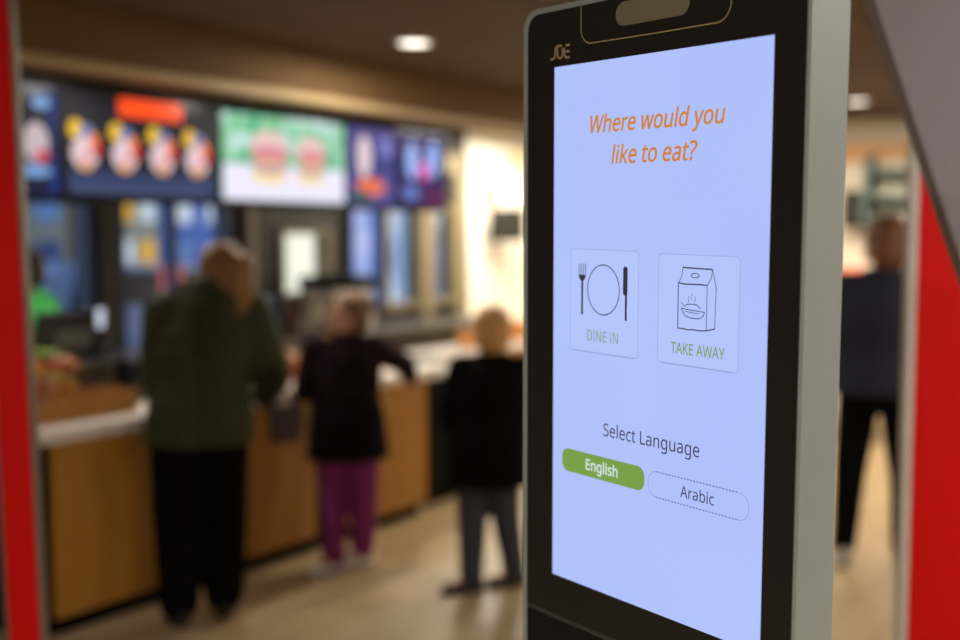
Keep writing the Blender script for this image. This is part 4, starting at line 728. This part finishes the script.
cb = MB().poly([(-2.1, .3), (2.1, .3), (2.1, .75), (1.6, .9), (1.1, .95), (.6, 1.4), (-1.2, 1.42), (-1.8, .98), (-2.1, .9)], 0, 1.7); cb.build('car_body', M_car, car)
MB().poly([(-1.1, 1.0), (.9, 1.0), (.5, 1.34), (-1.0, 1.36)], -.01, 0).build('side_window', M_mon, car)
for a in (-1.35, 1.35):
    for b_ in (-.02, 1.54): MB().cone((a, b_, .32), .32, (a, b_+.18, .32), .32, 24).build('wheel', mat('tyre', (20, 20, 20), .8), car)
rs = thing('street_sign', 'pink red lit sign on a post outside the wide window', 'sign', UV(on_v(172, 285, 4.9)[0], 4.9, -.02), RZ)
MB().cone((0, 0, 0), .04, (0, 0, 1.2), .04).build('post', M_steel, rs); MB().box(-.12, .12, -.04, .04, 1.15, 1.42, .01).build('panel', G((236, 110, 104)), rs)
hp0 = on_v(289, 240, 2.75); hp1 = on_v(319, 290, 2.75)
r = thing('window_glow_panel', 'cream glowing panel added behind the small back window to make it bright', 'panel', UV(hp0[0]-.1, 2.72, hp1[1]-.15), RZ)
MB().box(0, hp1[0]-hp0[0]+.25, 0, .05, 0, hp0[1]-hp1[1]+.3, .004).build('frame', M_beige, r)
MB().box(.02, hp1[0]-hp0[0]+.23, -.004, 0, .02, hp0[1]-hp1[1]+.28).build('panel_face', G((250, 232, 206), 1.9), r)  # glowing panel added behind the pane so the small window looks bright

# ------------------------------------------------------------------ lights
def area(name, loc, size, power, col, rot=(0, 0, 0), sy=None):
    l = bpy.data.lights.new(name, 'AREA'); l.energy = power; l.color = col; l.size = size
    if sy: l.shape = 'RECTANGLE'; l.size_y = sy
    else: l.shape = 'DISK'
    o = bpy.data.objects.new(name, l); C.objects.link(o); o.location = loc; o.rotation_euler = rot; return o
warm = (1, .86, .66)
def downlight(P, label, power, g='recessed ceiling downlights'):
    r = thing('ceiling_downlight', label, 'light', (P.x, P.y, CZ), 0, g)
    MB().lathe([(.105, 0), (.11, -.006), (.095, -.012), (.083, -.006), (.083, 0)]).build('trim_ring', mat('white light trim', (225, 222, 215), .4), r, True)
    MB().lathe([(.082, -.001), (.082, -.005), (.001, -.0055)]).build('diffuser', glow('downlight glow', (255, 244, 228), 4), r)
    area('downlight_or_fill', (P.x, P.y, CZ-.03), .18, power, warm)
downlight(on_z(414, 42, CZ), 'bright round downlight in the ceiling left of the kiosk', 22)
downlight(on_z(857, 101, CZ), 'round downlight far back in the ceiling right of the kiosk', 30)
for i, (u, v, pw, cc) in enumerate(((1.5, -4.6, 45, 0), (4.6, -.8, 50, 0), (-3.0, -6.2, 45, 1), (3.8, -2.8, 48, 0), (-5.6, -3.2, 95, 1), (-1.2, -5.6, 45, 1))):
    area('downlight_or_fill', UV(u, v, CZ-.03), .18, pw, (1, .95, .9) if cc else warm)  # unseen ceiling lamps added without fixtures to light kiosk and floor
area('downlight_or_fill', (1.5, 1.0, CZ-.03), .18, 11, (1, .95, .9))  # extra lamp without a fixture, added to brighten the red posts
for u in (-1.1, -.4, .6, 1.7): area('counter_fill', UV(u, .62, 2.47), .12, 10, (1, .92, .82))  # fill lamps added under the bulkhead to brighten worktop and heads
area('kitchen_fill', UV(5.2, 1.7, 2.70), 1.8, 112, (1, .95, .84), (0, 0, RZ), .3)  # unseen area lamp added to brighten the white end of the kitchen
area('kitchen_fill', UV(.4, 1.6, 2.70), 1.6, 6, (1, .88, .7), (0, 0, RZ), .2)  # weak fill added over the kitchen, no fixture built
area('bulkhead_strip', UV(3.6, .92, 2.44), 2.6, 14, (1, .9, .7), (0, 0, RZ), .05)
# ------------------------------------------------------------------ world, camera, view
wd = bpy.data.worlds.new('world'); bpy.context.scene.world = wd; wd.use_nodes = True; N = wd.node_tree.nodes; L = wd.node_tree.links
bgn = N['Background']; tc = N.new('ShaderNodeTexCoord'); sp_ = N.new('ShaderNodeSeparateXYZ'); cr = N.new('ShaderNodeValToRGB')
cr.color_ramp.elements[0].position = 0; cr.color_ramp.elements[0].color = (.72, .78, .88, 1); cr.color_ramp.elements[1].position = .6; cr.color_ramp.elements[1].color = (.08, .2, .55, 1)
L.new(tc.outputs['Generated'], sp_.inputs[0]); L.new(sp_.outputs['Z'], cr.inputs[0]); L.new(cr.outputs[0], bgn.inputs['Color']); bgn.inputs['Strength'].default_value = 2.2
cam = bpy.data.cameras.new('camera'); co = bpy.data.objects.new('camera', cam); C.objects.link(co); bpy.context.scene.camera = co
co.location = (0, 0, EYE); co.rotation_euler = (pi/2-PITCH, 0, 0); cam.sensor_width = 36; cam.lens = F/960*36; cam.clip_start = .05
cam.dof.use_dof = True; cam.dof.focus_distance = 1.36; cam.dof.aperture_fstop = 1.65; cam.dof.aperture_blades = 0
vs = bpy.context.scene.view_settings; vs.view_transform = 'Standard'; vs.look = 'None'; vs.gamma = 1; vs.exposure = 0; vs.use_curve_mapping = False
